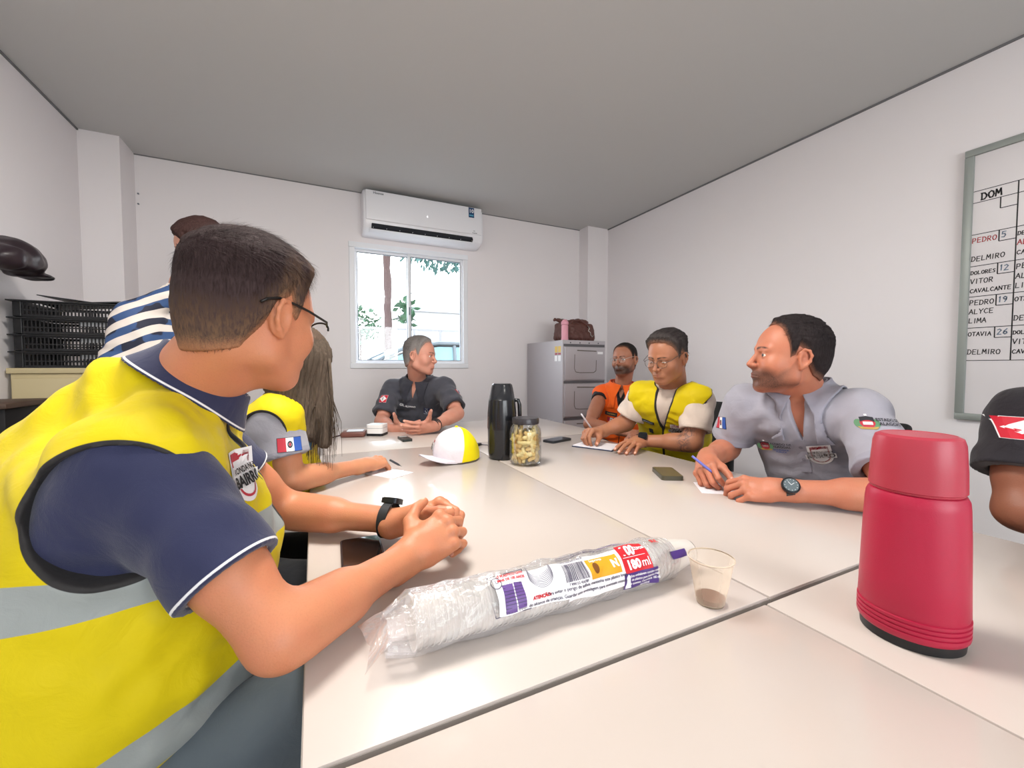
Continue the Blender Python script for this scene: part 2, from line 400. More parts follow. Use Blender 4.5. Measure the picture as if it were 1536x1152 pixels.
# ------------------------------------------------------------------ whiteboard
wb = empty('whiteboard', (XR, -.03, .877), 'whiteboard duty calendar with handwritten names hanging on the right wall', 'whiteboard')
wbw, wbh = 1.84, 1.285
bm = bmesh.new(); e = .032
for c, s in (((-.014, 0, e/2), (.028, wbw, e)), ((-.014, 0, wbh-e/2), (.028, wbw, e)), ((-.014, wbw/2-e/2, wbh/2), (.027, e, wbh-2*e+.002)), ((-.014, -wbw/2+e/2, wbh/2), (.027, e, wbh-2*e+.002))): bx(bm, c, s, bev=.004)
obj('whiteboard_frame', bm, mat('brushed_frame', '#9ea5a1', .45, metal=.3), wb, smooth=35)
obj('writing_surface', box((-.008, 0, wbh/2), (.014, wbw-.05, wbh-.05)), mat('board_white', '#dcd8da', .3, spec=.5, var=.02, vscale=5), wb, smooth=False)
STROKES = {'A': 'M0,0 L.5,1 L1,0 M.2,.4 L.8,.4', 'B': 'M0,0 L0,1 L.7,.95 L.75,.6 L.1,.52 L.85,.45 L.8,.05 L0,0', 'C': 'M.95,.85 L.5,1 L.08,.7 L.05,.3 L.45,0 L.95,.12', 'D': 'M.1,0 L.1,1 M0,1 L.6,.95 L.95,.6 L.9,.3 L.6,.03 L0,0',
 'E': 'M.9,1 L.1,1 L.1,0 L.9,0 M.1,.52 L.75,.52', 'G': 'M.95,.85 L.5,1 L.05,.6 L.1,.2 L.5,0 L.95,.2 L.95,.5 L.6,.5', 'I': 'M.5,0 L.5,1', 'L': 'M.1,1 L.1,0 L.85,.03', 'M': 'M0,0 L.12,1 L.5,.35 L.88,1 L1,0', 'N': 'M.05,0 L.05,1 L.9,0 L.9,1',
 'O': 'M.5,1 L.1,.8 L.03,.4 L.3,.02 L.75,.05 L.97,.45 L.85,.85 L.5,1', 'P': 'M.1,0 L.1,1 L.75,.95 L.85,.7 L.7,.48 L.1,.42', 'R': 'M.1,0 L.1,1 L.75,.95 L.82,.72 L.7,.5 L.1,.45 M.4,.45 L.9,0', 'S': 'M.9,.9 L.45,1 L.15,.75 L.8,.35 L.7,.05 L.1,.05',
 'T': 'M0,1 L1,1 M.5,1 L.5,0', 'V': 'M0,1 L.45,0 L1,1', 'Y': 'M0,1 L.45,.5 L1,1 M.45,.5 L.4,0', 'U': 'M.05,1 L.1,.15 L.5,0 L.9,.15 L.95,1', '1': 'M.25,.8 L.5,1 L.5,0', '2': 'M.1,.85 L.5,1 L.85,.75 L.1,0 L.9,0', '5': 'M.85,1 L.2,1 L.15,.58 L.7,.6 L.85,.3 L.6,0 L.1,.05',
 '6': 'M.8,1 L.25,.6 L.12,.2 L.45,0 L.85,.2 L.75,.48 L.2,.42', '9': 'M.85,.6 L.4,.5 L.15,.75 L.5,1 L.85,.85 L.8,.4 L.5,0', 'Z': 'M.1,1 L.9,1 L.1,0 L.9,0', 'Q': 'M.5,1 L.05,.5 L.5,0 L.95,.5 L.5,1 M.6,.3 L1,-.1', '´': 'M.4,1.1 L.6,1.35'}
def writing(s, x, y, h, thick=.0042, slant=.08, adv=.86, jit=.05):
    "hand lettering as flat strokes, lower left at x, y"
    rng = random.Random(s+str(y)); vs, fs = [], []; cx = x
    for ch in s:
        if ch == ' ': cx += h*.5; continue
        g = STROKES.get(ch.upper(), ''); wd = h*(.60 if ch.upper() not in 'I1' else .35); dy = rng.uniform(-jit, jit)*h
        for path in g.split('M')[1:]:
            pts = [tuple(float(q) for q in c.replace('L', '').split(',')) for c in path.split()]
            P = [(cx+px*wd+slant*py*h, y+dy+py*h) for px, py in pts]
            for a, b in zip(P, P[1:]):
                d = Vector((b[0]-a[0], b[1]-a[1])); 
                if d.length < 1e-6: continue
                d.normalize(); n = Vector((-d.y, d.x))*thick/2; d = d*thick*.4; o = len(vs)
                vs += [(a[0]-d.x+n.x, a[1]-d.y+n.y), (a[0]-d.x-n.x, a[1]-d.y-n.y), (b[0]+d.x-n.x, b[1]+d.y-n.y), (b[0]+d.x+n.x, b[1]+d.y+n.y)]; fs.append((o, o+1, o+2, o+3))
        cx += wd+h*.16
    return vs, fs
# board coordinates: u to the right as read (towards -y), v up
def line(x0, y0, x1, y1, t=.005):
    d = Vector((x1-x0, y1-y0)).normalized(); n = Vector((-d.y, d.x))*t/2
    return [(x0+n.x, y0+n.y), (x0-n.x, y0-n.y), (x1-n.x, y1-n.y), (x1+n.x, y1+n.y)], [(0, 1, 2, 3)]
cw = .142; u0 = .03; rows = [1.085, 1.031, .882, .733, .589, .441, .286]
L = []
for v in rows: L.append(line(u0-.006, v, u0+cw*12.3, v, .0032))
for k in range(1, 13): L.append(line(u0+cw*k, rows[0], u0+cw*k, rows[-1], .0045))
for k in range(12):
    for i in range(1, 6): L += [line(u0+cw*(k+1)-.052, rows[i], u0+cw*(k+1)-.052, rows[i]-.05, .0042), line(u0+cw*(k+1)-.052, rows[i]-.05, u0+cw*(k+1), rows[i]-.05, .0035)]
MB = frame((-.0155, wbw/2-.0, 0), (0, -1, 0), (0, 0, 1))
decal(merge(*L), MB, blackp, 'grid_line', wb)
bk, rd, bl = [], [], []
days = ['DOM', 'SEG', 'TER', 'QUA', 'QUI', 'SEX', 'SAB', 'DOM', 'SEG', 'TER', 'QUA', 'QUI']
names = [[], [('PEDRO', 1), ('', 0), ('DELMIRO', 0)], [('DOLORES', 0), ('VITOR', 0), ('CAVALCANTE', 0)], [('PEDRO', 0), ('ALYCE', 0), ('LIMA', 0)], [('OTAVIA', 0), ('', 0), ('DELMIRO', 0)]]
col2 = [[], [('DELMIRO', 0), ('ALYCE', 1), ('CAVALCANTE', 0)], [('PEDRO', 0), ('ALYCE', 0), ('LIMA', 0)], [('OTAVIA', 0), ('', 0), ('DELMIRO', 0)], [('DOLORES', 0), ('VITOR', 0), ('CAVALCANTE', 0)]]
for k in range(7):
    uu = u0+cw*k
    bk.append(writing(days[k], uu+.028, rows[0]-.044, .03, .0058, 0))
    src = (names, col2)[k % 2]
    for i in range(1, 5):
        for j, (w, red) in enumerate(src[i]):
            if w: (rd if red else bk).append(writing(w, uu+.004, rows[i+1]-.035-j*.043-.004, min(.0215, (.082 if j == 0 else .132)/(.76*len(w))), .0032, .06))
        bl.append(writing(str(5+7*(i-1)+k) if 5+7*(i-1)+k < 32 and k < 1 else '', uu+cw-.045, rows[i+1]-.036, .024, .004, .05))
for lst, m_, nm in ((bk, blackp, 'handwritten_word'), (rd, mat('red_ink', '#b3202c', .5), 'handwritten_word'), (bl, mat('blue_ink', '#6d8096', .5), 'date_number')):
    for w_ in lst:
        if w_[1]: decal(w_, MB, m_, nm, wb)

# ------------------------------------------------------------------ filing cabinet, bag, bottle
gm = mat('cabinet_grey', '#b3afb4', .42, spec=.5, var=.03, vscale=9); gd = mat('cabinet_shadow', '#5d5c60', .6)
cabx, caby, cd, cw_, ch = 2.19, YB-.02, .66, .46, 1.37
fc = empty('filing_cabinet', (cabx, caby-cd/2, 0), 'tall grey steel filing cabinet with four drawers in the far corner', 'filing cabinet')
obj('cabinet_body', box((0, 0, ch/2), (cw_, cd, ch), bev=.004), gm, fc, smooth=35)
fy = -cd/2
wearm = mat('worn_paint', '#6a635c', .8)
for i in range(4):
    z1 = ch-.055-i*.325; z0 = z1-.3; zc = (z0+z1)/2
    obj('recess', box((0, fy-.0005, z1+.010), (cw_-.02, .006, .022)), gd, fc, smooth=False)
    d = obj('drawer', box((0, fy-.008, zc), (cw_-.03, .018, .29), bev=.004), gm, fc, smooth=35)
    bm = bmesh.new()
    pts = [(-.115, z1-.07), (-.118, z0+.105), (-.105, z0+.075), (-.06, z0+.068), (.09, z0+.068), (.115, z0+.085), (.118, z0+.18)]
    for a, b in zip(pts, pts[1:]):
        v, f = line(a[0], a[1], b[0], b[1], .006); q = [bm.verts.new((x, fy-.0178, z)) for x, z in v]; bm.faces.new(q)
    v, f = line(-.09, z1-.035, .12, z1-.04, .009); bm.faces.new([bm.verts.new((x, fy-.0178, z)) for x, z in v])
    obj('worn_outline', bm, wearm, d, smooth=False)
    if i == 0: obj('label_card', box((.16, fy-.019, z1-.055), (.06, .002, .022)), white, d, smooth=False)
for i in range(4): obj('screw', lathe(bmesh.new(), [(.006, 0), (.006, .003), (.003, .005)], 10, T((-.15+i*.1, fy-.001, ch-.022), (PI/2, 0, 0))), gd, fc)
Ms = frame((-cw_/2-.001, -.2, ch-.1), (0, -1, 0), (0, 0, 1))
decal(merge(grid(.045, .055, 1, 1, .025, .02), grid(.045, .055, 1, 1, .08, .02)), Ms, mat('sticker_yellow', '#e2c064', .5), 'yellow_stickers', fc)
decal(merge(grid(.045, .05, 1, 1, .022, -.06), grid(.045, .05, 1, 1, .08, -.06)), Ms, white, 'white_stickers', fc)
decal(merge(grid(.045, .014, 1, 1, .025, -.02), grid(.045, .014, 1, 1, .08, -.02)), Ms, mat('sticker_red', '#b04a55', .5), 'red_stickers', fc)

leather = mat('brown_leather', '#5e3a33', .45, spec=.5, bump=.5, bscale=60, var=.12, vscale=15)
bagc = np.array([2.275, 3.36, ch+.006])
def bagf(p):
    q = p-bagc.astype(f32)
    d = d_box(q, (0, 0, .098), (.198, .10, .098), rr=.045)
    zz = np.clip(q[:, 2]/.19, 0, 1.2)
    d = d+zz*.022
    d = smin(d, d_cap(q, (-.215, 0, .205), (-.04, 0, .17), .018, .03), .02)
    d = smin(d, d_ell(q, (.04, 0, .185), (.12, .06, .035)), .02)
    return (d+.006*noise3(q*np.array([1, 1, .6], f32), 30, 3)+.004*noise3(q, 60, 4)+.0012*np.sin(q[:, 0]*90+q[:, 2]*40))*.7
bag = empty('handbag', tuple(bagc), 'brown leather bag on top of the filing cabinet', 'bag')
obj('bag_body', sdf_mesh('bag', bagf, bagc-[.30, .18, .02], bagc+[.28, .18, .29], .005, bagc), leather, bag)
bm = bmesh.new(); tube(bm, [(-.10, -.06, .15), (-.06, -.075, .19), (.02, -.07, .2), (.08, -.075, .165), (.12, -.08, .12)], .008); obj('bag_handle', bm, leather, bag)
bm = bmesh.new(); tube(bm, [(.09, -.095, .15), (.10, -.108, .125), (.088, -.11, .10), (.11, -.112, .085), (.115, -.112, .06), (.135, -.11, .045), (.145, -.108, .06)], .0035); obj('metal_charm', bm, mat('charm_steel', '#c9c6c0', .3, metal=.9), bag)
pk = mat('pink_plastic', '#e3a0b0', .35, spec=.5)
pb = empty('water_bottle', (2.065, 3.2, ch), 'pink water bottle standing beside the brown bag', 'bottle')
obj('bottle_body', lathe(bmesh.new(), [(.030, 0), (.033, .004), (.033, .022), (.031, .026), (.031, .13), (.028, .145)], 28), pk, pb, smooth=35)
obj('bottle_lid', lathe(bmesh.new(), [(.031, .146), (.034, .15), (.034, .172), (.024, .182), (.02, .192)], 28), pk, pb, smooth=35)

# ------------------------------------------------------------------ left wall: cupboard, crates, cap
beige = mat('beige_laminate', '#c6b892', .5)
lc = empty('low_cupboard', (-1.02, 3.05, 0), 'beige low cupboard under the black crates by the left wall', 'cupboard')
obj('cupboard_body', box((0, 0, .55), (.5, .62, 1.10), bev=.003), beige, lc, smooth=35)
obj('cupboard_top', box((0, 0, 1.114), (.52, .64, .026), bev=.003), beige, lc, smooth=35)
for s in (-1, 1):
    d = obj('door', box((s*.122, -.318, .55), (.238, .018, 1.06), bev=.003), beige, lc, smooth=35)
    obj('handle', box((s*.02, -.332, .7), (.012, .014, .12), bev=.003), steelw, d, smooth=35)
blackpl = mat('black_plastic', '#17181b', .42, spec=.5)
def crate(z, i):
    cx, cy = -1.03, 2.90; w, d, h = .44, .34, .0755
    c = empty('plastic_crate', (cx, cy, z), ['black plastic crate at the bottom of the stack on the beige cupboard', 'black plastic crate second from the bottom of the stack', 'black plastic crate second from the top of the stack', 'black plastic crate at the top of the stack holding folders'][i], 'crate', group='black stacked crates')
    bm = bmesh.new()
    bx(bm, (0, 0, .004), (w-.03, d-.03, .005))
    for sx in (-1, 1):
        for sy in (-1, 1): bx(bm, (sx*(w/2-.015), sy*(d/2-.015), h/2), (.03, .03, h), bev=.003)
    def side(c0, ax, ln):
        # rails and slats of one side
        for zz, hh in ((.006, .012), (h*.42, .006), (h-.006, .013)):
            s = (ln, .006, hh) if ax == 0 else (.006, ln, hh); bx(bm, (c0[0], c0[1], zz), s)
        n = int(ln/.0135)
        for k in range(n+1):
            t_ = -ln/2+ln*k/n; s = (.0048, .005, h); 
            bx(bm, (c0[0]+t_, c0[1], h/2) if ax == 0 else (c0[0], c0[1]+t_, h/2), s if ax == 0 else (.005, .0048, h))
    side((0, -d/2+.006), 0, w-.04); side((0, d/2-.006), 0, w-.04); side((-w/2+.006, 0), 1, d-.04); side((w/2-.006, 0), 1, d-.04)
    bx(bm, (0, -d/2-.004, h-.002), (w+.03, .02, .006)); bx(bm, (0, d/2+.004, h-.002), (w+.03, .02, .006)); bx(bm, (-w/2-.006, 0, h-.002), (.02, d, .006)); bx(bm, (w/2+.006, 0, h-.002), (.02, d, .006))
    obj('crate_basket', bm, blackpl, c, smooth=False)
    if i < 3:
        bx_ = obj('card_insert', box((.07, -d/2+.012, h*.72), (.13, .003, .022)), mat('pale_card', '#b8b9bd', .6), c, smooth=False)
    return c
for i in range(4):
    cr = crate(1.128+i*.0795, i)
fo = bmesh.new(); bx(fo, (0, 0, 0), (.30, .24, .006), rot=(0, R(-6), R(5))); bx(fo, (-.02, 0, .012), (.28, .22, .004), rot=(0, R(7), R(-4)))
fold = obj('folder', fo, mat('dark_folder', '#2a2b2f', .4), smooth=False, loc=(-1.03, 2.9, 1.45)); props(fold, 'dark folders lying in the top black crate', 'folder')
# black cap on the wall
gloss = mat('gloss_black', '#2a1f25', .36, spec=.5, bump=.4, bscale=50)
capc = np.array([XL+.115, 2.58, 1.605])
def capf(p):
    q = p-capc.astype(f32)
    d = d_ell(q, (0, 0, .0), (.10, .115, .085)); d = smax(d, -(q[:, 2]+.045), .012)
    br_ = d_ell(q, (.0, .13, -.048), (.075, .085, .016)); d = smin(d, br_, .02)
    d = smin(d, d_ell(q, (.03, -.1, -.02), (.07, .08, .05)), .03)
    return (d+.005*noise3(q, 28, 5)+.003*np.sin(q[:, 1]*60))*.8
wc = empty('baseball_cap', tuple(capc), 'glossy black cap hanging on the left wall above the crates', 'cap')
obj('cap_crown', sdf_mesh('bc', capf, capc-[.15, .24, .12], capc+[.15, .26, .12], .0045, capc), gloss, wc)
bm = bmesh.new(); tube(bm, [(-.115, -.02, .07), (-.06, -.02, .075), (-.05, -.02, .1)], .006); obj('wall_hook', bm, steelw, wc)
bm = bmesh.new(); tube(bm, [(XL+.01, 2.42, 1.62), (XL+.03, 2.45, 1.50), (XL+.03, 2.52, 1.40), (XL+.03, 2.56, 1.33), (XL+.03, 2.53, 1.26), (XL+.03, 2.45, 1.22), (XL+.02, 2.38, 1.24)], .007)
st = obj('hanging_strap', bm, mat('dark_strap', '#3a2528', .5)); props(st, 'dark strap hanging on the left wall at the frame edge', 'strap')
# dark side stand with wooden top
sd = empty('side_stand', (-1.10, 2.28, 0), 'low black stand with a brown top edge beside the beige cupboard', 'stand')
obj('stand_body', box((0, 0, .49), (.19, .3, .98), bev=.004), mat('stand_black', '#0d0c0e', .6), sd, smooth=35)
obj('stand_top', box((0, 0, .99), (.21, .33, .02), bev=.004), mat('stand_brown', '#4b3a30', .5), sd, smooth=35)
bg = empty('backpack', (-1.12, 1.93, 0), 'reddish brown bag standing at the far left edge', 'bag')
obj('bag_body', box((0, 0, .52), (.16, .22, 1.04), bev=.05, seg=5), mat('maroon_fabric', '#5b2f2c', .7, bump=.4, bscale=80), bg)
for k, (x, z, ln) in enumerate(((-1.072, 2.33, .02), (-1.073, 2.26, .012))):
    bm = bmesh.new(); lathe(bm, [(.004, 0), (.006, .01)], 8, T((x, YB, z), (PI/2, 0, 0)))
    o = obj('wall_screw', bm, alg); props(o, ['upper screw left in the back wall near the left corner', 'lower screw left in the back wall near the left corner'][k], 'screw')
# ------------------------------------------------------------------ outside the window
gnd = struct('ground', box((2, 22, -.1), (60, 36, .1)), mat('pale_sand', '#9a968e', .9, var=.08, vscale=3), smooth=False); gnd['category'] = 'ground'; gnd['label'] = 'pale sandy ground outside'
carm = mat('car_paint_white', '#7f868a', .25, spec=.5, coat=.5); cgl = mat('car_glass', '#5b7f86', .08, spec=.8); 
car = empty('parked_car', (1.55, 6.4, 0), 'white car parked outside the window', 'car')
def loft(bm, secs, close=True, cap=True):
    rr = [[bm.verts.new(p) for p in s] for s in secs]; n = len(rr[0])
    for a, b in zip(rr, rr[1:]):
        for i in range(n if close else n-1): bm.faces.new((a[i], a[(i+1) % n], b[(i+1) % n], b[i]))
    if cap: bm.faces.new(list(reversed(rr[0]))); bm.faces.new(rr[-1])
    bmesh.ops.recalc_face_normals(bm, faces=bm.faces); return bm
prof = [(-2.1, .3), (-2.15, .6), (-2.0, .85), (-1.3, .98), (-.95, 1.0), (1.25, 1.02), (1.9, .98), (2.1, .8), (2.1, .35)]
bm = bmesh.new(); loft(bm, [[(x*k, y, z) for x, z in prof] for y, k in ((-.8, .97), (-.74, 1), (.74, 1), (.8, .97))]); obj('car_body', bm, carm, car, smooth=40)
roof = [(-1.18, .98), (-.70, 1.27), (-.42, 1.40), (.05, 1.475), (.6, 1.475), (1.0, 1.40), (1.35, 1.22), (1.6, 1.0)]
rin = [(-1.0, 1.0), (-.62, 1.24), (-.38, 1.345), (.05, 1.42), (.6, 1.42), (.95, 1.35), (1.25, 1.18), (1.45, 1.0)]
bm = bmesh.new(); loft(bm, [[(x, y*(1 if z < 1.05 else .9), z) for x, z in rin] for y in (-.73, .73)]); obj('car_glass', bm, cgl, car, smooth=40)
bm = bmesh.new()
for s in (-1, 1): tube(bm, [(x, s*(.73 if z < 1.05 else .665), z) for x, z in roof], .028, 6)
loft(bm, [[(x, y, z+.0) for x, z in roof[1:7]]+[(x, y, z-.03) for x, z in reversed(roof[1:7])] for y in (-.66, .66)])
for x in (.28, .98): tube(bm, [(x, -.735, 1.0), (x+.02*(x > .5), -.665, 1.44)], .025, 6)
obj('car_roof', bm, mat('car_roof_trim', '#4d5559', .35), car, smooth=40)
for x in (-1.35, 1.3):
    for y in (-.74, .74): obj('wheel', lathe(bmesh.new(), [(.17, -.1), (.31, -.1), (.33, -.06), (.33, .06), (.31, .1), (.17, .1)], 28, T((x, y, .33), (PI/2, 0, 0))), blackpl, car, smooth=35)
leafm = mat('leaf_green', '#24482e', .6, var=.3, vscale=8); leaf2 = mat('leaf_blue_green', '#1f443f', .6, var=.3, vscale=8); barkm = mat('bark', '#3d2c2a', .9, bump=1.0, bscale=14, var=.3, vscale=20)
def leaves(n, cx, cy, cz, rx, ry, rz, size, seed, droop=0):
    rng = random.Random(seed); vs, fs = [], []
    for _ in range(n):
        while True:
            a, b, c = rng.uniform(-1, 1), rng.uniform(-1, 1), rng.uniform(-1, 1)
            if a*a+b*b+c*c < 1: break
        p = Vector((cx+a*rx, cy+b*ry, cz+c*rz)); d = Vector((rng.uniform(-1, 1), rng.uniform(-1, 1), rng.uniform(-1, 1)-droop)).normalized(); u = d.cross(Vector((rng.random(), rng.random(), rng.random()))).normalized()
        L_ = size*rng.uniform(.6, 1.3); w = L_*.22; o = len(vs); vs += [tuple(p), tuple(p+d*L_*.5+u*w), tuple(p+d*L_), tuple(p+d*L_*.5-u*w)]; fs.append((o, o+1, o+2, o+3))
    me = bpy.data.meshes.new('leaves'); me.from_pydata(vs, [], fs); return me
tr_ = empty('palm_tree', (1.42, 9.0, 0), 'tree with rough pinkish trunk outside the left window pane', 'tree')
bm = bmesh.new(); rng = random.Random(3)
tube(bm, [(rng.uniform(-.02, .02), rng.uniform(-.02, .02), z*.2) for z in range(0, 26)], .085, 14, rf=lambda t: 1.05-.25*t+.1*rng.uniform(-1, 1)); obj('trunk', bm, barkm, tr_)
me = leaves(900, 0, 0, 4.75, 2.6, 1.4, .85, .34, 5, 1.2); obj('crown', me, leafm, tr_, smooth=False)
me = leaves(60, .38, 0, 2.3, .16, .16, .3, .22, 6, -.5); obj('sprout', me, leafm, tr_, smooth=False)
t2 = empty('tree_branch', (2.5, 7.4, 3.22), 'drooping green branch at the top of the right window pane', 'branch')
obj('foliage', leaves(520, 0, 0, .0, 1.3, .5, .30, .15, 9, 1.5), leaf2, t2, smooth=False); bm = bmesh.new(); tube(bm, [(-1, 0, .1), (0, 0, .15), (1.1, 0, .5)], .025); obj('branch_wood', bm, barkm, t2)
bu = empty('round_bush', (1.2, 12.5, 0), 'pale green bush outside behind the left window pane', 'bush'); obj('bush_leaves', leaves(420, 0, 0, 2.35, .62, .5, .55, .16, 12), leafm, bu, smooth=False)
bm = bmesh.new(); tube(bm, [(0, 0, 0), (0, 0, 2.2)], .05); obj('stem', bm, barkm, bu)
fe = empty('fence', (4, 11.5, 0), 'pale rail fence outside beyond the car', 'fence'); fmm = mat('fence_white', '#6d6d70', .7)
bm = bmesh.new(); bx(bm, (0, 0, 2.17), (9, .05, .05)); bx(bm, (0, 0, 1.2), (9, .05, .05)); obj('rail', bm, fmm, fe, smooth=False)
for i in range(13): obj('post', box((-4.4+i*.73, 0, 1.09), (.06, .06, 2.18)), fmm, fe, smooth=False)
hs = empty('low_building', (5.6, 17, 0), 'pale low building outside beyond the right window pane', 'building'); hm_ = mat('pale_render', '#9a9a9c', .8); hg = mat('grey_window', '#77787c', .6)
obj('wall', box((0, 0, 1.6), (4.6, 3, 3.2)), hm_, hs, smooth=False); obj('roof', box((0, 0, 3.28), (4.9, 3.3, .16)), hg, hs, smooth=False)
for i in range(5): obj('window', box((-1.8+i*.9, -1.51, 2.35), (.5, .04, .5)), hg, hs, smooth=False)

# ------------------------------------------------------------------ light
w = bpy.data.worlds.new('world'); scene.world = w; w.use_nodes = True; t = NT(w); bgn = t.n['Background']
tc = t.new('ShaderNodeTexCoord'); sp = t.new('ShaderNodeSeparateXYZ'); t.link(tc.outputs['Generated'], sp.inputs[0])
mr = t.new('ShaderNodeMapRange'); mr.inputs[1].default_value = -.1; mr.inputs[2].default_value = .6; t.link(sp.outputs[2], mr.inputs[0])
t.link(t.mix(mr.outputs[0], (1, .985, .97, 1), (.78, .86, 1, 1)), bgn.inputs[0]); bgn.inputs[1].default_value = 9.5
def area(name, loc, rot, sx, sy, power, col=(1, 1, 1), portal=False):
    l = bpy.data.lights.new(name, 'AREA'); l.shape = 'RECTANGLE'; l.size = sx; l.size_y = sy; l.energy = power; l.color = col
    if portal: l.cycles.is_portal = True
    o = bpy.data.objects.new(name, l); COL.objects.link(o); o.location = loc; o.rotation_euler = rot; return o
area('window_portal', ((WX0+WX1)/2, YB+.12, (WZ0+WZ1)/2), (-PI/2, 0, 0), WX1-WX0, WZ1-WZ0, 1, portal=True)
area('window_portal', ((FX0+FX1)/2, YF-.12, (FZ0+FZ1)/2), (PI/2, 0, 0), FX1-FX0, FZ1-FZ0, 1, portal=True)
# two unseen ceiling panels, added to brighten the tables and the room
for k, (x, y) in enumerate(((.12, 1.12), (.9, -1.5))):
    lp = empty('ceiling_light', (x, y, ZC), ['square ceiling light panel above the middle of the tables', 'square ceiling light panel at the back of the room'][k], 'ceiling light')
    obj('light_housing', box((0, 0, -.012), (.62, .62, .024), bev=.004), alum, lp, smooth=35)
    obj('light_diffuser', box((0, 0, -.027), (.56, .56, .006)), mat('lit_diffuser', '#ffffff', .5, emit='#fff6ea', estr=6), lp, smooth=False)
    area('ceiling_lamp', (x, y, ZC-.04), (0, 0, 0), .56, .56, (36, 11)[k], (1, .95, .89))
scene.view_settings.view_transform = 'Standard'; scene.view_settings.look = 'None'; scene.view_settings.gamma = 1; scene.view_settings.exposure = .18
scene.view_settings.use_curve_mapping = False
scene.cycles.use_denoising = True; scene.cycles.max_bounces = 8; scene.cycles.transparent_max_bounces = 24; scene.cycles.sample_clamp_indirect = 6; scene.cycles.caustics_reflective = False; scene.cycles.caustics_refractive = False
# ------------------------------------------------------------------ people: distance fields for head, hand, body, clothes
def unit(v): v = np.asarray(v, float); return v/np.linalg.norm(v)
def hframe(pos, heading, pitch=0.0, roll=0.0, s=1.0):
    "head frame: x to the person's right, y where the face looks, z up; heading in degrees from +y towards +x"
    M = Matrix.Rotation(-R(heading), 3, 'Z') @ Matrix.Rotation(R(pitch), 3, 'X') @ Matrix.Rotation(R(roll), 3, 'Y')
    return dict(o=np.array(pos, float), R=np.array(M), s=s)
def loc_(p, H): return ((p-H['o'].astype(f32))@H['R'].astype(f32))/H['s']
def wld(q, H): return (np.asarray(q, float)*H['s'])@H['R'].T+H['o']
def bounded(c, r, fn, pad=.05):
    c = np.asarray(c, f32)
    def g(p):
        d = np.sqrt(((p-c)**2).sum(1))-r; m = d < pad
        if m.any(): d[m] = fn(p[m])
        return d
    return g
def head_field(H, nose=1.0, jaw=1.0, eye_open=.0042, detail=True, chub=0.0):
    def f(p):
        q = loc_(p, H); a = q.copy(); a[:, 0] = np.abs(a[:, 0])
        d = d_ell(q, (0, -.010, .032), (.0765, .097, .086))
        d = smin(d, d_ell(q, (0, .028, .012), (.066, .062, .082)), .02)
        d = smin(d, d_ell(a, (.012, .036, -.045), (.050+chub, .050, .062)), .025)
        d = smin(d, d_cap(a, (.047*jaw+chub, .000, -.062), (.016*jaw, .064, -.094), .020, .020), .025)
        d = smin(d, d_cap(a, (.05*jaw, -.004, -.02), (.047*jaw+chub, .0, -.062), .02), .02)
        d = smin(d, d_ell(q, (0, .070, -.098), (.021, .018, .018)), .014)
        d = smin(d, d_sph(a, (.042, .056, -.030), .024+chub), .02)                       # cheeks
        d = smin(d, d_cap(a, (.012, .087, .019), (.044, .072, .018), .0075), .014)        # brow ridge
        d = smax(d, -d_ell(a, (.031, .103, .000), (.019, .022, .012)), .014)              # sockets
        e = d_sph(a, (.0315, .0745, -.001), .0137)
        if eye_open > 0: e = smax(e, -d_ell(a, (.0315, .0895, -.0012), (.0142, .016, eye_open)), .0012)
        d = smin(d, e, .004)
        d = smin(d, d_cap(a, (.018, .088, .008+.004), (.044, .080, .012), .003), .006)     # upper lid fold
        n = d_cap(q, (0, .086, .010), (0, .1095*(.95+.05*nose), -.0305), .0065, .0086*nose)
        n = smin(n, d_sph(a, (.0110*nose, .0985, -.034), .0076*nose), .006); n = smin(n, d_cap(q, (0, .1045, -.037), (0, .094, -.044), .0062), .005)
        d = smin(d, n, .009)
        d = smax(d, -d_sph(a, (.0065, .1000, -.0455), .0022), .002)
        d = smin(d, d_ell(q, (0, .081, -.064), (.030, .0165, .020)), .012)                 # mouth mound
        u = d_cap(a, (0, .0970, -.0602), (.022, .086, -.0645), .0046, .0030); lo = d_cap(a, (0, .0955, -.0698), (.019, .086, -.0675), .0056, .0034)
        d = smin(d, smin(u, lo, .0012), .005); d = smax(d, -d_cap(a, (0, .1025, -.0648), (.024, .0905, -.0660), .0013), .0015)
        d = smax(d, -d_cap(a, (-.01, .1, -.083), (.014, .097, -.083), .006), .01)
        # ear
        a = a-np.array([0, 0, -.008], f32); er = d_ell(a, (.0775, -.010, .000), (.0075, .0165, .030), np.array([[.94, .34, 0], [-.34, .94, 0], [0, 0, 1]]))
        pts = [(.0755, .004, .004), (.0795, .003, .018), (.084, -.006, .029), (.0875, -.018, .026), (.089, -.0245, .012), (.0865, -.022, -.004), (.0825, -.014, -.018), (.078, -.005, -.027)]
        for i in range(7): er = smin(er, d_cap(a, pts[i], pts[i+1], .0036 if i < 5 else .0046), .0035)
        er = smax(er, -d_ell(a, (.0880, -.0090, .002), (.0075, .0095, .0165)), .004)
        d = smin(d, er, .006)
        return d*H['s']
    return bounded(wld((0, 0, 0), H), .14*H['s'], f)
EARZ = -.008
FING = [((.0265, .088, .0), (.043, .026, .021), .0093), ((.0075, .092, .002), (.047, .030, .022), .0095), ((-.0125, .088, .0), (.043, .028, .021), .0090), ((-.0305, .078, -.004), (.034, .021, .019), .0080)]
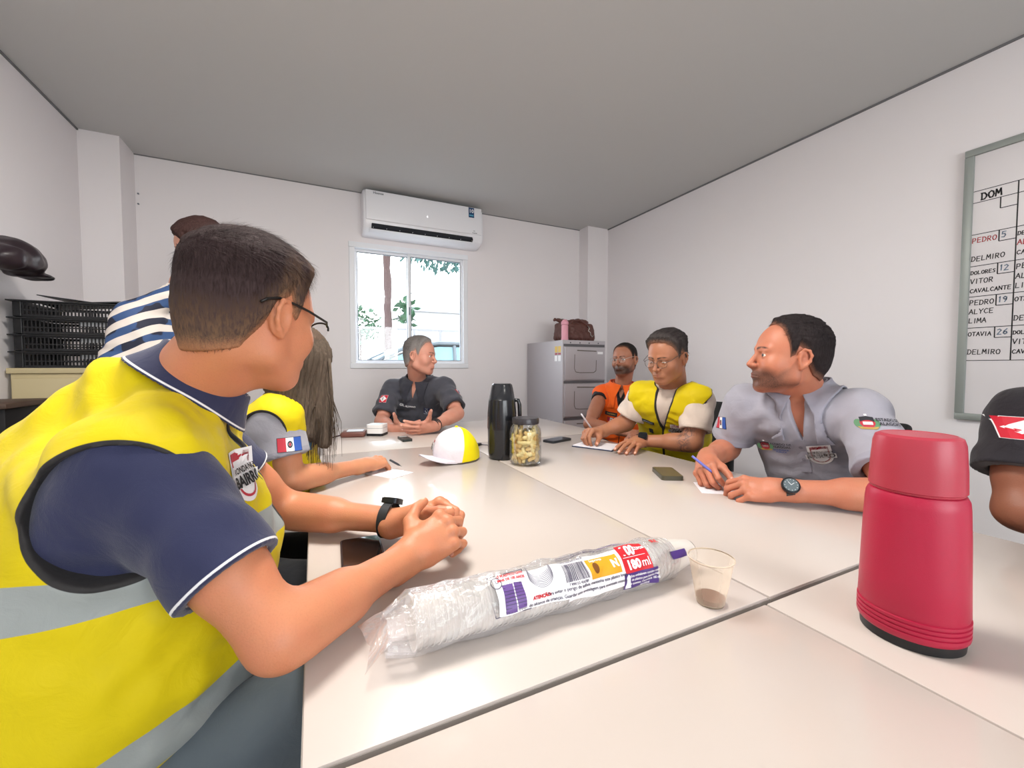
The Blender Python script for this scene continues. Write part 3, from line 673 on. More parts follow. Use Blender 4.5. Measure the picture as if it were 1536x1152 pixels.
def hand_pts(Hd):
    "joint positions of the fingers in world space; Hd: wrist, fingers direction, back normal, side, curls, spread, thumb"
    y = unit(Hd['dir']); z = np.array(Hd['back'], float); x = unit(np.cross(y, z)); z = np.cross(x, y); sg = -1 if Hd['side'] == 'R' else 1
    s = Hd.get('s', 1.0); o = np.array(Hd['wrist'], float)
    def W(q): return o+s*(x*q[0]*sg+y*q[1]+z*q[2])
    out = []
    sp = Hd.get('spread', (6, 1, -4, -10))
    for (m, ln, r), c, a in zip(FING, Hd['curl'], sp):
        p = np.array(m); pts = [p.copy()]; ang = 0.0
        for k in range(3):
            ang += R(c[k]); dv = np.array([math.sin(R(a))*math.cos(ang), math.cos(R(a))*math.cos(ang), -math.sin(ang)]); p = p+dv*ln[k]; pts.append(p.copy())
        out.append(([W(q) for q in pts], r*s))
    th = Hd.get('thumb', dict(out=45, down=25, b1=15, b2=20))
    p = np.array([.020, .022, -.006]); pts = [p.copy()]; o_, dn = R(th['out']), R(th['down'])
    for k, (L_, b) in enumerate(((.044, 0), (.034, th['b1']), (.028, th['b2']))):
        o_ -= R(b); dv = np.array([math.sin(o_)*math.cos(dn), math.cos(o_)*math.cos(dn), -math.sin(dn)]); dn += R(th.get('bd', 0)); p = p+dv*L_; pts.append(p.copy())
    out.append(([W(q) for q in pts], None))
    return out, W, (x*sg, y, z), s
def hand_field(Hd):
    F, W, ax, s = hand_pts(Hd)
    cen = W((0, .095, -.01))
    def f(p):
        d = d_cap(p, W((.006, -.03, 0)), W((.012, .025, 0)), .0255*s, .022*s); d = smin(d, d_cap(p, W((-.006, -.03, 0)), W((-.012, .025, 0)), .0245*s, .020*s), .01*s)
        pa = None
        for (m, ln, r), b in zip(FING, ((.012, .02, 0), (.003, .02, 0), (-.008, .02, 0), (-.015, .02, -.002))):
            e = d_cap(p, W(b), W((m[0], m[1]-.004, m[2]-.003)), .0175*s, (r+.0025)*s); pa = e if pa is None else smin(pa, e, .009*s)
        d = smin(d, pa, .012*s); d = smin(d, d_ell(p, W((.004, .055, -.011)), (.02*s, .02*s, .02*s)), .02*s)
        d = smin(d, d_cap(p, W((-.022, .03, -.010)), W((-.026, .062, -.010)), .013*s, .011*s), .012*s)
        g = None
        for pts, r in F[:4]:
            e = smin(d_cap(p, pts[0], pts[1], r*1.03, r*.96), d_cap(p, pts[1], pts[2], r*.98, r*.88), .002*s); e = smin(e, d_cap(p, pts[2], pts[3]-(pts[3]-pts[2])*.25, r*.9, r*.80), .002*s)
            g = e if g is None else smin(g, e, .0012*s)
        for pts, r in F[:4]: d = smin(d, d_sph(p, pts[0]+ax[2]*.0005, r*1.12), .008*s)
        d = smin(d, g, .007*s)
        t = F[4][0]; e = smin(d_cap(p, t[0], t[1], .0165*s, .0125*s), d_cap(p, t[1], t[2], .0122*s, .0105*s), .004*s); e = smin(e, d_cap(p, t[2], t[3]-(t[3]-t[2])*.2, .0108*s, .0088*s), .003*s)
        d = smin(d, e, .010*s); d = smin(d, d_cap(p, t[1], W((.018, .062, -.004)), .009*s, .008*s), .012*s)
        return d
    Hd['_F'] = F; Hd['_ax'] = ax; Hd['_cen'] = cen
    return bounded(cen, .125*s, f)
def nail_centres(Hd):
    F, ax, out = Hd['_F'], Hd['_ax'], []
    for i, (pts, r) in enumerate(F):
        dv = unit(pts[3]-pts[2]); r = (r or .0098)*.9
        side = ax[2] if i < 4 else unit(ax[2]*.55+ax[0]*.75)
        nrm = unit(side-dv*np.dot(side, dv)); out.append((pts[3]-dv*.006+nrm*r*.8, r))
    return out
POLO = None
class Person: pass
def torso_frame(P):
    S = (P['shL']+P['shR'])/2; up = unit(S-P['pelvis']); x = P['shR']-P['shL']; x = unit(x-up*np.dot(x, up)); y = np.cross(up, x)
    L_ = float(np.linalg.norm(S-P['pelvis'])); return dict(o=np.array(P['pelvis'], float), R=np.stack([x, y, up], 1), s=1.0), L_
def torso_field(P, inf=0.0, folds=0.0, seed=1, hips=True):
    Tm, L_ = torso_frame(P); g = P.get('girth', 1.0); b = P.get('belly', 0.0); k = L_/.5
    def f(p):
        q = loc_(p, Tm)
        cf = P.get('chest', 0.0); d = d_ell(q, (0, -.02+cf*.6, .325*k), (.155*g, .106*g+cf, .175*k))
        d = smin(d, d_ell(q, (0, .0+b*.5, .17*k), (.148*g, .112*g+b, .19*k)), .06)
        if hips: d = smin(d, d_ell(q, (0, -.01, .01), (.172*g, .125*g, .13)), .06)
        if P.get('bust'): d = smin(d, d_ell(np.stack([np.abs(q[:, 0]), q[:, 1], q[:, 2]], 1), (.07, .085, .33*k), (.06, .05, .065)), .04)
        d = smin(d, d_cap(p, P['shL']-Tm['R'][:, 2]*.035-Tm['R'][:, 0]*-.02, P['shR']-Tm['R'][:, 2]*.035-Tm['R'][:, 0]*.02, .068), .07)
        d = smin(d, d_cap(p, P['shL'], P['shR'], .040), .035)
        for s in ('shL', 'shR'): d = smin(d, d_cap(p, P['neck']+Tm['R'][:, 2]*-.025, P[s], .034, .042), .03)
        for a_, b_, r1, r2 in P.get('extra', ()): d = smin(d, d_cap(p, a_, b_, r1, r2), .05)
        d = d-inf
        if folds:
            d = d+folds*(noise3(q*np.array([1, 1, .45], f32), 16, seed)+.5*noise3(q*np.array([1, 1, .7], f32), 38, seed+1))
            u = q[:, 2]*2.2+np.abs(q[:, 0])*1.1+.12*noise3(q, 7, seed+3); d = d+folds*.8*np.sin(u*42)*np.clip(noise3(q, 6, seed+5)+.25, 0, 1)
        return d
    return f
def arm_cap(P, sd, inf=0.0, upto=None):
    s, e = P['sh'+sd], P['el'+sd]; g = P.get('arm', 1.0)
    return lambda p: d_cap(p, s, e if upto is None else s+(e-s)*upto, .048*g+inf, (.041 if upto is None else .050-.009*upto)*g+inf)
def skin_field(P):
    g = P.get('arm', 1.0); hd = P['_head']; T_ = torso_field(P, -.004); fs = []
    Hh = P['head']; nk = wld((0, -.030, -.045), Hh); nr = P.get('neck_r', .056)
    hands = {s: hand_field(P['hand'+s]) for s in 'LR' if P.get('hand'+s)}; P['_hands'] = hands
    jw = wld((0, .03, -.075), Hh)
    def arms(p):
        d = np.full(len(p), 9.0, f32)
        for s in 'LR':
            S, E = P['sh'+s], P['el'+s]; W_ = P['wr'+s]
            a = smin(d_cap(p, S, E, .048*g, .038*g), d_cap(p, S+(E-S)*.3, S+(E-S)*.65, .046*g, .043*g), .02)
            a = smin(a, smin(d_cap(p, E, W_, .036*g, .0265*g), d_cap(p, E+(W_-E)*.12, E+(W_-E)*.4, .042*g, .038*g), .02), .018)
            if s in hands:
                a = smin(a, hands[s](p), .012)
            d = np.minimum(d, a) if s == 'L' else (np.minimum(d, a) if P.get('clasp') else smin(d, a, .004))
        return d
    def f(p):
        d = smin(T_(p), arms(p), .03)
        n = smin(d_cap(p, nk, P['neck'], nr, nr*1.05), d_cap(p, jw, P['neck']*.6+nk*.4, .035, .042), .03)
        d = smin(d, n, .03)
        return smin(d, hd(p), .018)
    return f
def bbox(pts, pad): pts = np.array(pts); return pts.min(0)-pad, pts.max(0)+pad
def cloth_mat(name, base, layers=(), rough=.8, bump=.35, var=.05, sheen=.2, weave=900):
    m = bpy.data.materials.new(name); m.use_nodes = True; t = NT(m); b = t.n['Principled BSDF']; b.inputs['Roughness'].default_value = rough; b.inputs['Sheen Weight'].default_value = sheen; b.inputs['Specular IOR Level'].default_value = .25
    tc = t.new('ShaderNodeTexCoord'); n = t.new('ShaderNodeTexNoise', i_Scale=14.0, i_Detail=5.0); t.link(tc.outputs['Object'], n.inputs['Vector'])
    c0 = srgb(base); col = t.mix(n.outputs['Fac'], tuple(v*(1-var) for v in c0[:3])+(1,), tuple(min(v*(1+var), 1) for v in c0[:3])+(1,))
    for lay in layers:
        nm, thr, c = lay[:3]; col = t.mix(t.below(t.attr(nm), thr, lay[3] if len(lay) > 3 else .0008), col, srgb(c))
        if len(lay) > 4 and lay[4]: 
            r = t.math('MULTIPLY_ADD', t.below(t.attr(nm), thr), lay[4]-rough, rough); t.link(r, b.inputs['Roughness'])
    t.link(col, b.inputs['Base Color'])
    n2 = t.new('ShaderNodeTexNoise', i_Scale=float(weave), i_Detail=2.0); t.link(tc.outputs['Object'], n2.inputs['Vector'])
    n3 = t.new('ShaderNodeTexNoise', i_Scale=26.0, i_Detail=4.0, i_Distortion=1.2); t.link(tc.outputs['Object'], n3.inputs['Vector'])
    b1 = t.new('ShaderNodeBump', i_Strength=bump, i_Distance=.0008); t.link(n2.outputs['Fac'], b1.inputs['Height'])
    b2 = t.new('ShaderNodeBump', i_Strength=.35, i_Distance=.006); t.link(n3.outputs['Fac'], b2.inputs['Height']); t.link(b1.outputs[0], b2.inputs['Normal']); t.link(b2.outputs[0], b.inputs['Normal'])
    return m
def skin_mat(name, base, beard='#4a3a33', beard_amt=0.0, lip='#a8605a', red='#c4604a', tattoo=False):
    m = bpy.data.materials.new(name); m.use_nodes = True; t = NT(m); b = t.n['Principled BSDF']
    b.inputs['Roughness'].default_value = .48; b.inputs['Specular IOR Level'].default_value = .4
    b.inputs['Subsurface Weight'].default_value = .12; b.inputs['Subsurface Radius'].default_value = (.012, .004, .002); b.inputs['Subsurface Scale'].default_value = 1.0
    tc = t.new('ShaderNodeTexCoord'); n = t.new('ShaderNodeTexNoise', i_Scale=22.0, i_Detail=5.0); t.link(tc.outputs['Object'], n.inputs['Vector'])
    c0 = srgb(base); r0 = srgb(red)
    col = t.mix(t.math('MULTIPLY', t.math('SUBTRACT', n.outputs['Fac'], .35, clamp=True), .55), c0, r0)
    n2 = t.new('ShaderNodeTexNoise', i_Scale=420.0, i_Detail=3.0); t.link(tc.outputs['Object'], n2.inputs['Vector'])
    col = t.mix(t.math('MULTIPLY', t.math('SUBTRACT', .52, n2.outputs['Fac'], clamp=True), .8), col, tuple(v*.7 for v in c0[:3])+(1,))
    if beard_amt:
        n3 = t.new('ShaderNodeTexNoise', i_Scale=700.0, i_Detail=2.0); t.link(tc.outputs['Object'], n3.inputs['Vector'])
        k = t.math('MULTIPLY', t.math('DIVIDE', t.math('SUBTRACT', .012, t.attr('beard')), .024, clamp=True), t.math('MULTIPLY_ADD', n3.outputs['Fac'], 1.3, beard_amt-.65, clamp=True))
        col = t.mix(k, col, srgb(beard))
    col = t.mix(t.math('MULTIPLY', t.below(t.attr('lip'), .0, .004), .7), col, srgb(lip))
    n4 = t.new('ShaderNodeTexNoise', i_Scale=500.0, i_Detail=2.0); t.link(tc.outputs['Object'], n4.inputs['Vector'])
    col = t.mix(t.math('MULTIPLY', t.below(t.attr('brow'), .0, .003), t.math('MULTIPLY_ADD', n4.outputs['Fac'], .8, .5, clamp=True)), col, srgb(beard))
    col = t.mix(t.math('MULTIPLY', t.below(t.attr('nail'), .0, .0015), .8), col, srgb('#eeb6a6'))
    if tattoo:
        n5 = t.new('ShaderNodeTexNoise', i_Scale=38.0, i_Detail=4.0, i_Distortion=2.0); t.link(tc.outputs['Object'], n5.inputs['Vector'])
        col = t.mix(t.math('MULTIPLY', t.math('MULTIPLY', t.below(t.attr('tattoo'), .0, .01), t.below(n5.outputs['Fac'], .52, .04)), .55), col, srgb('#3c3f45'))
    t.link(col, b.inputs['Base Color'])
    bp = t.new('ShaderNodeBump', i_Strength=.25, i_Distance=.0012); t.link(n2.outputs['Fac'], bp.inputs['Height']); t.link(bp.outputs[0], b.inputs['Normal'])
    return m
def hair_mat(name, top, side, skin, rough=.75, sc=(160, 160, 30)):
    m = bpy.data.materials.new(name); m.use_nodes = True; t = NT(m); b = t.n['Principled BSDF']; b.inputs['Roughness'].default_value = rough; b.inputs['Specular IOR Level'].default_value = .12
    tc = t.new('ShaderNodeTexCoord'); mp = t.new('ShaderNodeMapping'); mp.inputs['Scale'].default_value = sc; t.link(tc.outputs['Object'], mp.inputs['Vector'])
    n = t.new('ShaderNodeTexNoise', i_Scale=2.2, i_Detail=5.0, i_Distortion=.6); t.link(mp.outputs[0], n.inputs['Vector'])
    tp, sd = srgb(top), srgb(side)
    k = t.math('DIVIDE', t.attr('edge'), .085, clamp=True)
    col = t.mix(k, sd, tp); lum = t.mix(t.math('MULTIPLY_ADD', n.outputs['Fac'], 2.4, -.7, clamp=True), col, tuple(min(1, v*2.1+.008) for v in tp[:3])+(1,)); col = lum
    n3 = t.new('ShaderNodeTexNoise', i_Scale=600.0, i_Detail=2.0); t.link(tc.outputs['Object'], n3.inputs['Vector'])
    fade = t.math('SUBTRACT', 1.0, t.math('ADD', t.math('DIVIDE', t.attr('edge'), .02), t.math('SUBTRACT', n3.outputs['Fac'], .5), clamp=True))
    col = t.mix(t.math('MULTIPLY', fade, .75), col, srgb(skin))
    t.link(col, b.inputs['Base Color']); bp = t.new('ShaderNodeBump', i_Strength=.9, i_Distance=.002); t.link(n.outputs['Fac'], bp.inputs['Height']); t.link(bp.outputs[0], b.inputs['Normal'])
    return m
eyem = bpy.data.materials.new('eye'); eyem.use_nodes = True; t = NT(eyem); b = t.n['Principled BSDF']; b.inputs['Roughness'].default_value = .12
tc = t.new('ShaderNodeTexCoord'); sp = t.new('ShaderNodeSeparateXYZ'); t.link(tc.outputs['Object'], sp.inputs[0])
rr = t.math('SQRT', t.math('ADD', t.math('MULTIPLY', sp.outputs[0], sp.outputs[0]), t.math('MULTIPLY', sp.outputs[2], sp.outputs[2])))
front = t.below(t.math('MULTIPLY', sp.outputs[1], -1), 0, .0005)
col = t.mix(t.math('MULTIPLY', t.below(rr, .0062, .0005), front), srgb('#ddd3cd'), srgb('#3a241a')); col = t.mix(t.math('MULTIPLY', t.below(rr, .0028, .0004), front), col, srgb('#080606')); t.link(col, b.inputs['Base Color'])
lens = bpy.data.materials.new('spectacle_lens'); lens.use_nodes = True; t = NT(lens); tr = t.new('ShaderNodeBsdfTransparent'); gg = t.new('ShaderNodeBsdfGlossy'); gg.inputs['Roughness'].default_value = .03; mx = t.new('ShaderNodeMixShader'); mx.inputs[0].default_value = .10
t.link(tr.outputs[0], mx.inputs[1]); t.link(gg.outputs[0], mx.inputs[2]); t.link(mx.outputs[0], t.n['Material Output'].inputs[0])

def hairline(q, style):
    "signed height above the hair edge, positive inside the hair"
    y = q[:, 1]; ax_ = np.abs(q[:, 0])
    xs, zs = style['line']
    zl = np.interp(y, xs, zs)
    e = q[:, 2]-zl
    if 'recede' in style: e = e-style['recede']*np.clip((y-.03)/.05, 0, 1)*np.clip((ax_-.015)/.03, 0, 1)
    return e.astype(f32)
SHORT = dict(line=([-.12, -.085, -.05, -.028, -.020, .006, .012, .024, .030, .045, .060, .080, .1], [-.070, -.076, -.062, -.022, .012, .034, .004, -.006, .024, .060, .084, .090, .092]))
def build_hair(P, name, root, off):
    H = P['head']; st = P['hair']; top, sidet = st.get('top', .018), st.get('side', .006); sd = st.get('seed', 1)
    def f(p):
        q = loc_(p, H)
        e = hairline(q, st)
        k = np.clip((q[:, 2]-.035)/.05, 0, 1); tt = sidet+(top-sidet)*k
        if 'quiff' in st: tt = tt+st['quiff']*np.clip((q[:, 1]-.0)/.06, 0, 1)*k
        if 'part' in st: tt = tt-.010*np.exp(-((q[:, 0]-st['part'])/.006)**2)*k
        tt = tt*np.clip(e/.032+.06, .04, 1)
        d = d_ell(q, (0, -.010, .032), (.0765, .097, .086)); d = smin(d, d_ell(q, (0, .028, .012), (.066, .062, .082)), .02)
        d = smin(d, d_cap(q, (0, -.04, -.02), (0, -.035, -.06), .056), .03)
        d = d-tt
        d = smax(d, -e, .004)
        stv = np.array(st.get('stretch', (1, .3, 1)), f32)
        d = d+st.get('rough', .0022)*(noise3(q*stv, 170, sd)+.7*noise3(q*stv, 80, sd+1))*(.3+.7*k)
        return d*H['s']*.9
    c = wld((0, -.01, .03), H); fn = bounded(c, .135*H['s'], f)
    me = sdf_mesh('hair', fn, c-.16*H['s'], c+.16*H['s'], st.get('h', .003), off, {'edge': lambda v: hairline(loc_(v, H), st)})
    o = obj('hair', me, P['hairm'], root)
    # loose strands over the shell
    n = st.get('strands', 0)
    if n:
        rng = np.random.default_rng(sd); pts = rng.normal(size=(n*3, 3)); pts /= np.linalg.norm(pts, axis=1)[:, None]
        q = pts*np.array([.0765, .097, .086])+np.array([0, -.01, .032]); e = hairline(q.astype(f32), st); q = q[e > .004][:n]; e = e[e > .004][:n]
        nr = (q-np.array([0, -.01, .032])); nr /= np.linalg.norm(nr, axis=1)[:, None]
        W_ = wld(q, H); Nw = nr@H['R'].T; base = project(fn, W_, Nw, -.001, .06).astype(float)
        k = np.clip((q[:, 2]-.03)/.05, 0, 1)
        flow = np.array(st.get('flow', (.3, .9, -.1)))[None]*k[:, None]+np.array([0, -.25, -1.0])[None]*(1-k[:, None])
        fw = flow@H['R'].T; fw = fw-Nw*(fw*Nw).sum(1)[:, None]; fw /= np.linalg.norm(fw, axis=1)[:, None]+1e-9
        fw += rng.normal(size=fw.shape)*.16
        ln = (st.get('slen', (.006, .022))[0]+(st.get('slen', (.006, .022))[1]-st.get('slen', (.006, .022))[0])*k)*rng.uniform(.6, 1.3, len(k))
        sd_ = np.cross(Nw, fw); sd_ /= np.linalg.norm(sd_, axis=1)[:, None]+1e-9; wd = .00045
        a = base-sd_*wd; b_ = base+sd_*wd; m1 = base+fw*ln[:, None]*.5+Nw*ln[:, None]*.08; m2 = m1+sd_*wd*1.4; m1 = m1-sd_*wd*.2; tp = base+fw*ln[:, None]+Nw*ln[:, None]*.03
        N_ = len(base); v = np.concatenate([a, b_, m2, m1, tp]); i = np.arange(N_)
        f_ = np.concatenate([np.stack([i, i+N_, i+2*N_], 1), np.stack([i, i+2*N_, i+3*N_], 1), np.stack([i+3*N_, i+2*N_, i+4*N_], 1)])
        me2 = mesh_np('strands', v, f_, off, {'edge': np.concatenate([e]*5)})
        s_ = obj('hair_strands', me2, P['hairm'], o, smooth=False); s_['kind'] = 'stuff'
    return o
def band_wrap(axis_o, axis_d, ref, r, w, th=.002, n=40, sx=1.0):
    "flat ring (strap) around an axis"
    z = Vector(axis_d).normalized(); x = Vector(ref); x = (x-z*x.dot(z)).normalized(); y = z.cross(x); M = Matrix((x, y, z)).transposed().to_4x4(); M.translation = Vector(axis_o)
    bm = bmesh.new(); rings = []
    for rr_, zz in ((r, -w/2), (r+th, -w/2+.0005), (r+th, w/2-.0005), (r, w/2)):
        rings.append([bm.verts.new(M @ Vector((math.cos(2*PI*i/n)*rr_, math.sin(2*PI*i/n)*rr_*sx, zz))) for i in range(n)])
    for a, b in zip(rings, rings[1:]):
        for i in range(n): bm.faces.new((a[i], a[(i+1) % n], b[(i+1) % n], b[i]))
    return bm, M
def move_bm(o, off):
    for v in o.data.vertices: v.co -= Vector(off)
    return o
def watch(P, root, off, W_, D_, up, r, kind='square', col='#1d1f22'):
    bm, M = band_wrap(W_, D_, up, r, .021, .0028, sx=.92); m = mat('watch_strap_'+col[1:], col, .55)
    w_ = move_bm(obj('wristwatch', bm, m, root, smooth=40), off)
    bm = bmesh.new()
    M2 = M @ Matrix.Translation((r+.004, 0, 0)) @ Matrix.Rotation(PI/2, 4, 'Y')
    if kind == 'square': prism(bm, rrect(.040, .036, .009), -.005, .006, M2)
    else: lathe(bm, [(.0205, -.005), (.0222, -.002), (.0222, .004), (.019, .0065)], 36, M2)
    c = move_bm(obj('watch_case', bm, mat('watch_case', '#2c3035', .3, metal=.6), w_, smooth=35), off)
    bm = bmesh.new()
    if kind == 'square': prism(bm, rrect(.034, .030, .007), .006, .0072, M2)
    else: lathe(bm, [(.0178, .0062), (.0178, .0072)], 32, M2)
    move_bm(obj('watch_face', bm, mat('watch_face_'+kind, '#15171b' if kind == 'square' else '#5f6b70', .15), w_, smooth=False), off)
    if kind != 'square':
        vf = merge(line(0, 0, .008, .006, .0012), line(0, 0, -.006, .009, .0012), *[line(.0135*math.cos(a), .0135*math.sin(a), .016*math.cos(a), .016*math.sin(a), .001) for a in [i*PI/6 for i in range(12)]])
        move_bm(decal(vf, M2 @ Matrix.Translation((0, 0, .0076)), mat('dial_mark', '#d8dde0', .4), 'watch_hands', w_), off)
        lathe(bmesh.new(), [(.003, 0), (.003, .004)], 8)
    return w_
def glasses(P, root, off, metal='#2a2420', rim=True, w=.024, h=.018, drop=-.002, thick=.0012, fy=0.0):
    H = P['head']; m = mat('frame_'+metal[1:], metal, .35, metal=.4); WW = lambda q: Vector(wld(q, H))
    g = None
    bm = bmesh.new()
    for s in (-1, 1):
        c = (s*.033, .106+fy, drop); pts = [(c[0]+w*math.cos(a)*(1 if abs(math.cos(a)) > .7 else .98), c[1]-abs(c[0]+w*math.cos(a))*.13-.02*max(0, abs(c[0]+w*math.cos(a))-.04), c[2]+h*math.copysign(abs(math.sin(a))**.75, math.sin(a))) for a in [2*PI*i/28 for i in range(29)]]
        if rim == 'top': pts = [p for p in pts if p[2] > drop-.001]; pts.sort(key=lambda p: p[0])
        tube(bm, [WW(p) for p in pts], thick, 6)
        tube(bm, [WW(p) for p in ((s*.056, .098+fy, drop+.008), (s*.070, .088, drop+.012), (s*.0785, .04, .018), (s*.0800, .004, .0215), (s*.0815, -.020, .0220), (s*.0830, -.040, .015), (s*.082, -.050, .007))], thick*1.25, 6)
    tube(bm, [WW(p) for p in ((-.010, .1055+fy, drop+.003), (0, .109+fy, drop+.006), (.010, .1055+fy, drop+.003))], thick, 6)
    g = move_bm(obj('glasses', bm, m, root), off)
    for s in (-1, 1):
        bm = bmesh.new(); vs = []
        for a in [2*PI*i/28 for i in range(28)]:
            x = s*.033+w*.97*math.cos(a); vs.append(bm.verts.new(WW((x, .106+fy-abs(x)*.13-.02*max(0, abs(x)-.04), drop+h*.97*math.copysign(abs(math.sin(a))**.75, math.sin(a))))))
        bm.faces.new(vs); move_bm(obj('lens', bm, lens, g, smooth=False), off)
    return g
def build_person(name, P):
    off = np.array([P['pelvis'][0], P['pelvis'][1], P.get('base', 0.0)]); H = P['head']; h0 = P.get('res', .005)
    P['_head'] = head_field(H, P.get('nose', 1), P.get('jaw', 1), P.get('eye_open', .0042), True, P.get('chub', 0)); F = skin_field(P)
    for s in 'LR': P['wr'+s] = np.array(P['wr'+s], float)
    spheres = [(wld((0, .0, -.005), H), .150*H['s'], P.get('hres', .0026))]
    for s in 'LR':
        Hd = P.get('hand'+s)
        if Hd: spheres.append((Hd['_cen'], .125*Hd.get('s', 1), P.get('dres', .0024)))
    if P.get('clasp'): spheres = spheres[:1]+[((P['handL']['_cen']+P['handR']['_cen'])/2, .14, P.get('dres', .0022))]
    pts = [P['pelvis'], P['shL'], P['shR'], P['elL'], P['elR'], P['wrL'], P['wrR'], P['neck']]
    def FA(p):
        d = F(p)
        for c, r, _ in spheres: d = np.maximum(d, -(d_sph(p, c, r-.010)))
        return d
    lo, hi = bbox(pts, .12)
    def trimmed(v, f_, h):
        vin = F(v.astype(f32)) < -h*.35; return v, f_[~vin[f_].any(1)]
    parts = [trimmed(*nets(FA, lo, hi, h0), h0)]
    for i, (c, r, h) in enumerate(spheres):
        others = [q for j, q in enumerate(spheres) if j < i]
        def FB(p, c=c, r=r, others=others):
            d = np.maximum(F(p), d_sph(p, c, r))
            for c2, r2, _ in others: d = np.maximum(d, -d_sph(p, c2, r2-.006))
            return d
        parts.append(trimmed(*nets(FB, c-r-.01, c+r+.01, h), h))
    v, f = join_np(parts); vv = v.astype(f32); q = loc_(vv, H); a = q.copy(); a[:, 0] = np.abs(a[:, 0])
    lip = np.minimum(d_cap(a, (0, .0985, -.0600), (.020, .088, -.0640), .0055, .003), d_cap(a, (0, .097, -.0700), (.018, .087, -.0675), .0065, .003))
    bz = P.get('browz', 0)
    brow = np.minimum(d_cap(a, (.013, .099, .0195+bz), (.030, .094, .0245+bz), .0062, .0058), d_cap(a, (.030, .094, .0245+bz), (.049, .078, .0195+bz), .0056, .003)); brow = np.where(q[:, 1] > .05, brow, .1)
    st = P.get('beard_shape', 'full')
    line_z = np.interp(q[:, 1], [-.02, .0, .02, .05, .075, .1], [.005, -.005, -.04, -.058, -.045, -.042])
    bd = np.where(q[:, 1] > -.012, q[:, 2]-line_z, .1); bd = np.maximum(bd, np.abs(q[:, 0])-.068); bd = np.maximum(bd, -.108-q[:, 2]-np.clip(q[:, 1]-.05, -.05, 0)*.4)
    if st == 'goatee': bd = np.maximum(bd, np.abs(q[:, 0])-.030); bd = np.where(q[:, 1] > .03, bd, .1)
    bd = np.where(q[:, 2] < -.15, .1, bd); bd = np.maximum(bd, -(d_sph(q, (0, .10, -.066), .012)+.01) if False else bd)
    nail = np.full(len(v), .1, f32)
    for s in 'LR':
        if P.get('hand'+s):
            for c, r in nail_centres(P['hand'+s]): nail = np.minimum(nail, d_sph(vv, c, r*.78))
    atts = dict(lip=lip, brow=brow, beard=bd, nail=nail)
    if P.get('tattoo'): S, E = P['shL'], P['elL']; atts['tattoo'] = d_cap(vv, S+(E-S)*.45, E+(P['wrL']-E)*.15, .055)
    me = mesh_np(name, v, f, off, atts)
    root = obj(name, me, P['skin'], loc=tuple(off), label=P['label'], cat='person')
    P['root'], P['off'], P['F'] = root, off, F
    if P.get('eye_open', .004) > 0 and P.get('eyes', True):
        for s in (-1, 1):
            bm = bmesh.new(); bmesh.ops.create_uvsphere(bm, u_segments=24, v_segments=16, radius=.0128*H['s'])
            e = obj('eye', bm, eyem, root); gz = P.get('gaze', (0, 0)); Rm = Matrix(H['R'].tolist()) @ Matrix.Rotation(-R(gz[0]), 3, 'Z') @ Matrix.Rotation(R(gz[1]), 3, 'X')
            e.matrix_local = Matrix.Translation(Vector(wld((s*.0315, .0750, -.001), H)-off)) @ Rm.to_4x4()
    if P.get('hair'): build_hair(P, name, root, off)
    if P.get('glasses'): glasses(P, root, off, **P['glasses'])
    return root
def vcut(p, nb, Tm, w, depth):
    "wedge shaped front opening below the neck"
    q = (p-nb.astype(f32))@Tm['R'].astype(f32); hw = w*np.clip(1+q[:, 2]/depth, -3, 1.3)
    return np.where((q[:, 1] > .01) & (q[:, 2] < .10), (np.abs(q[:, 0])-hw)*.85, .1).astype(f32)
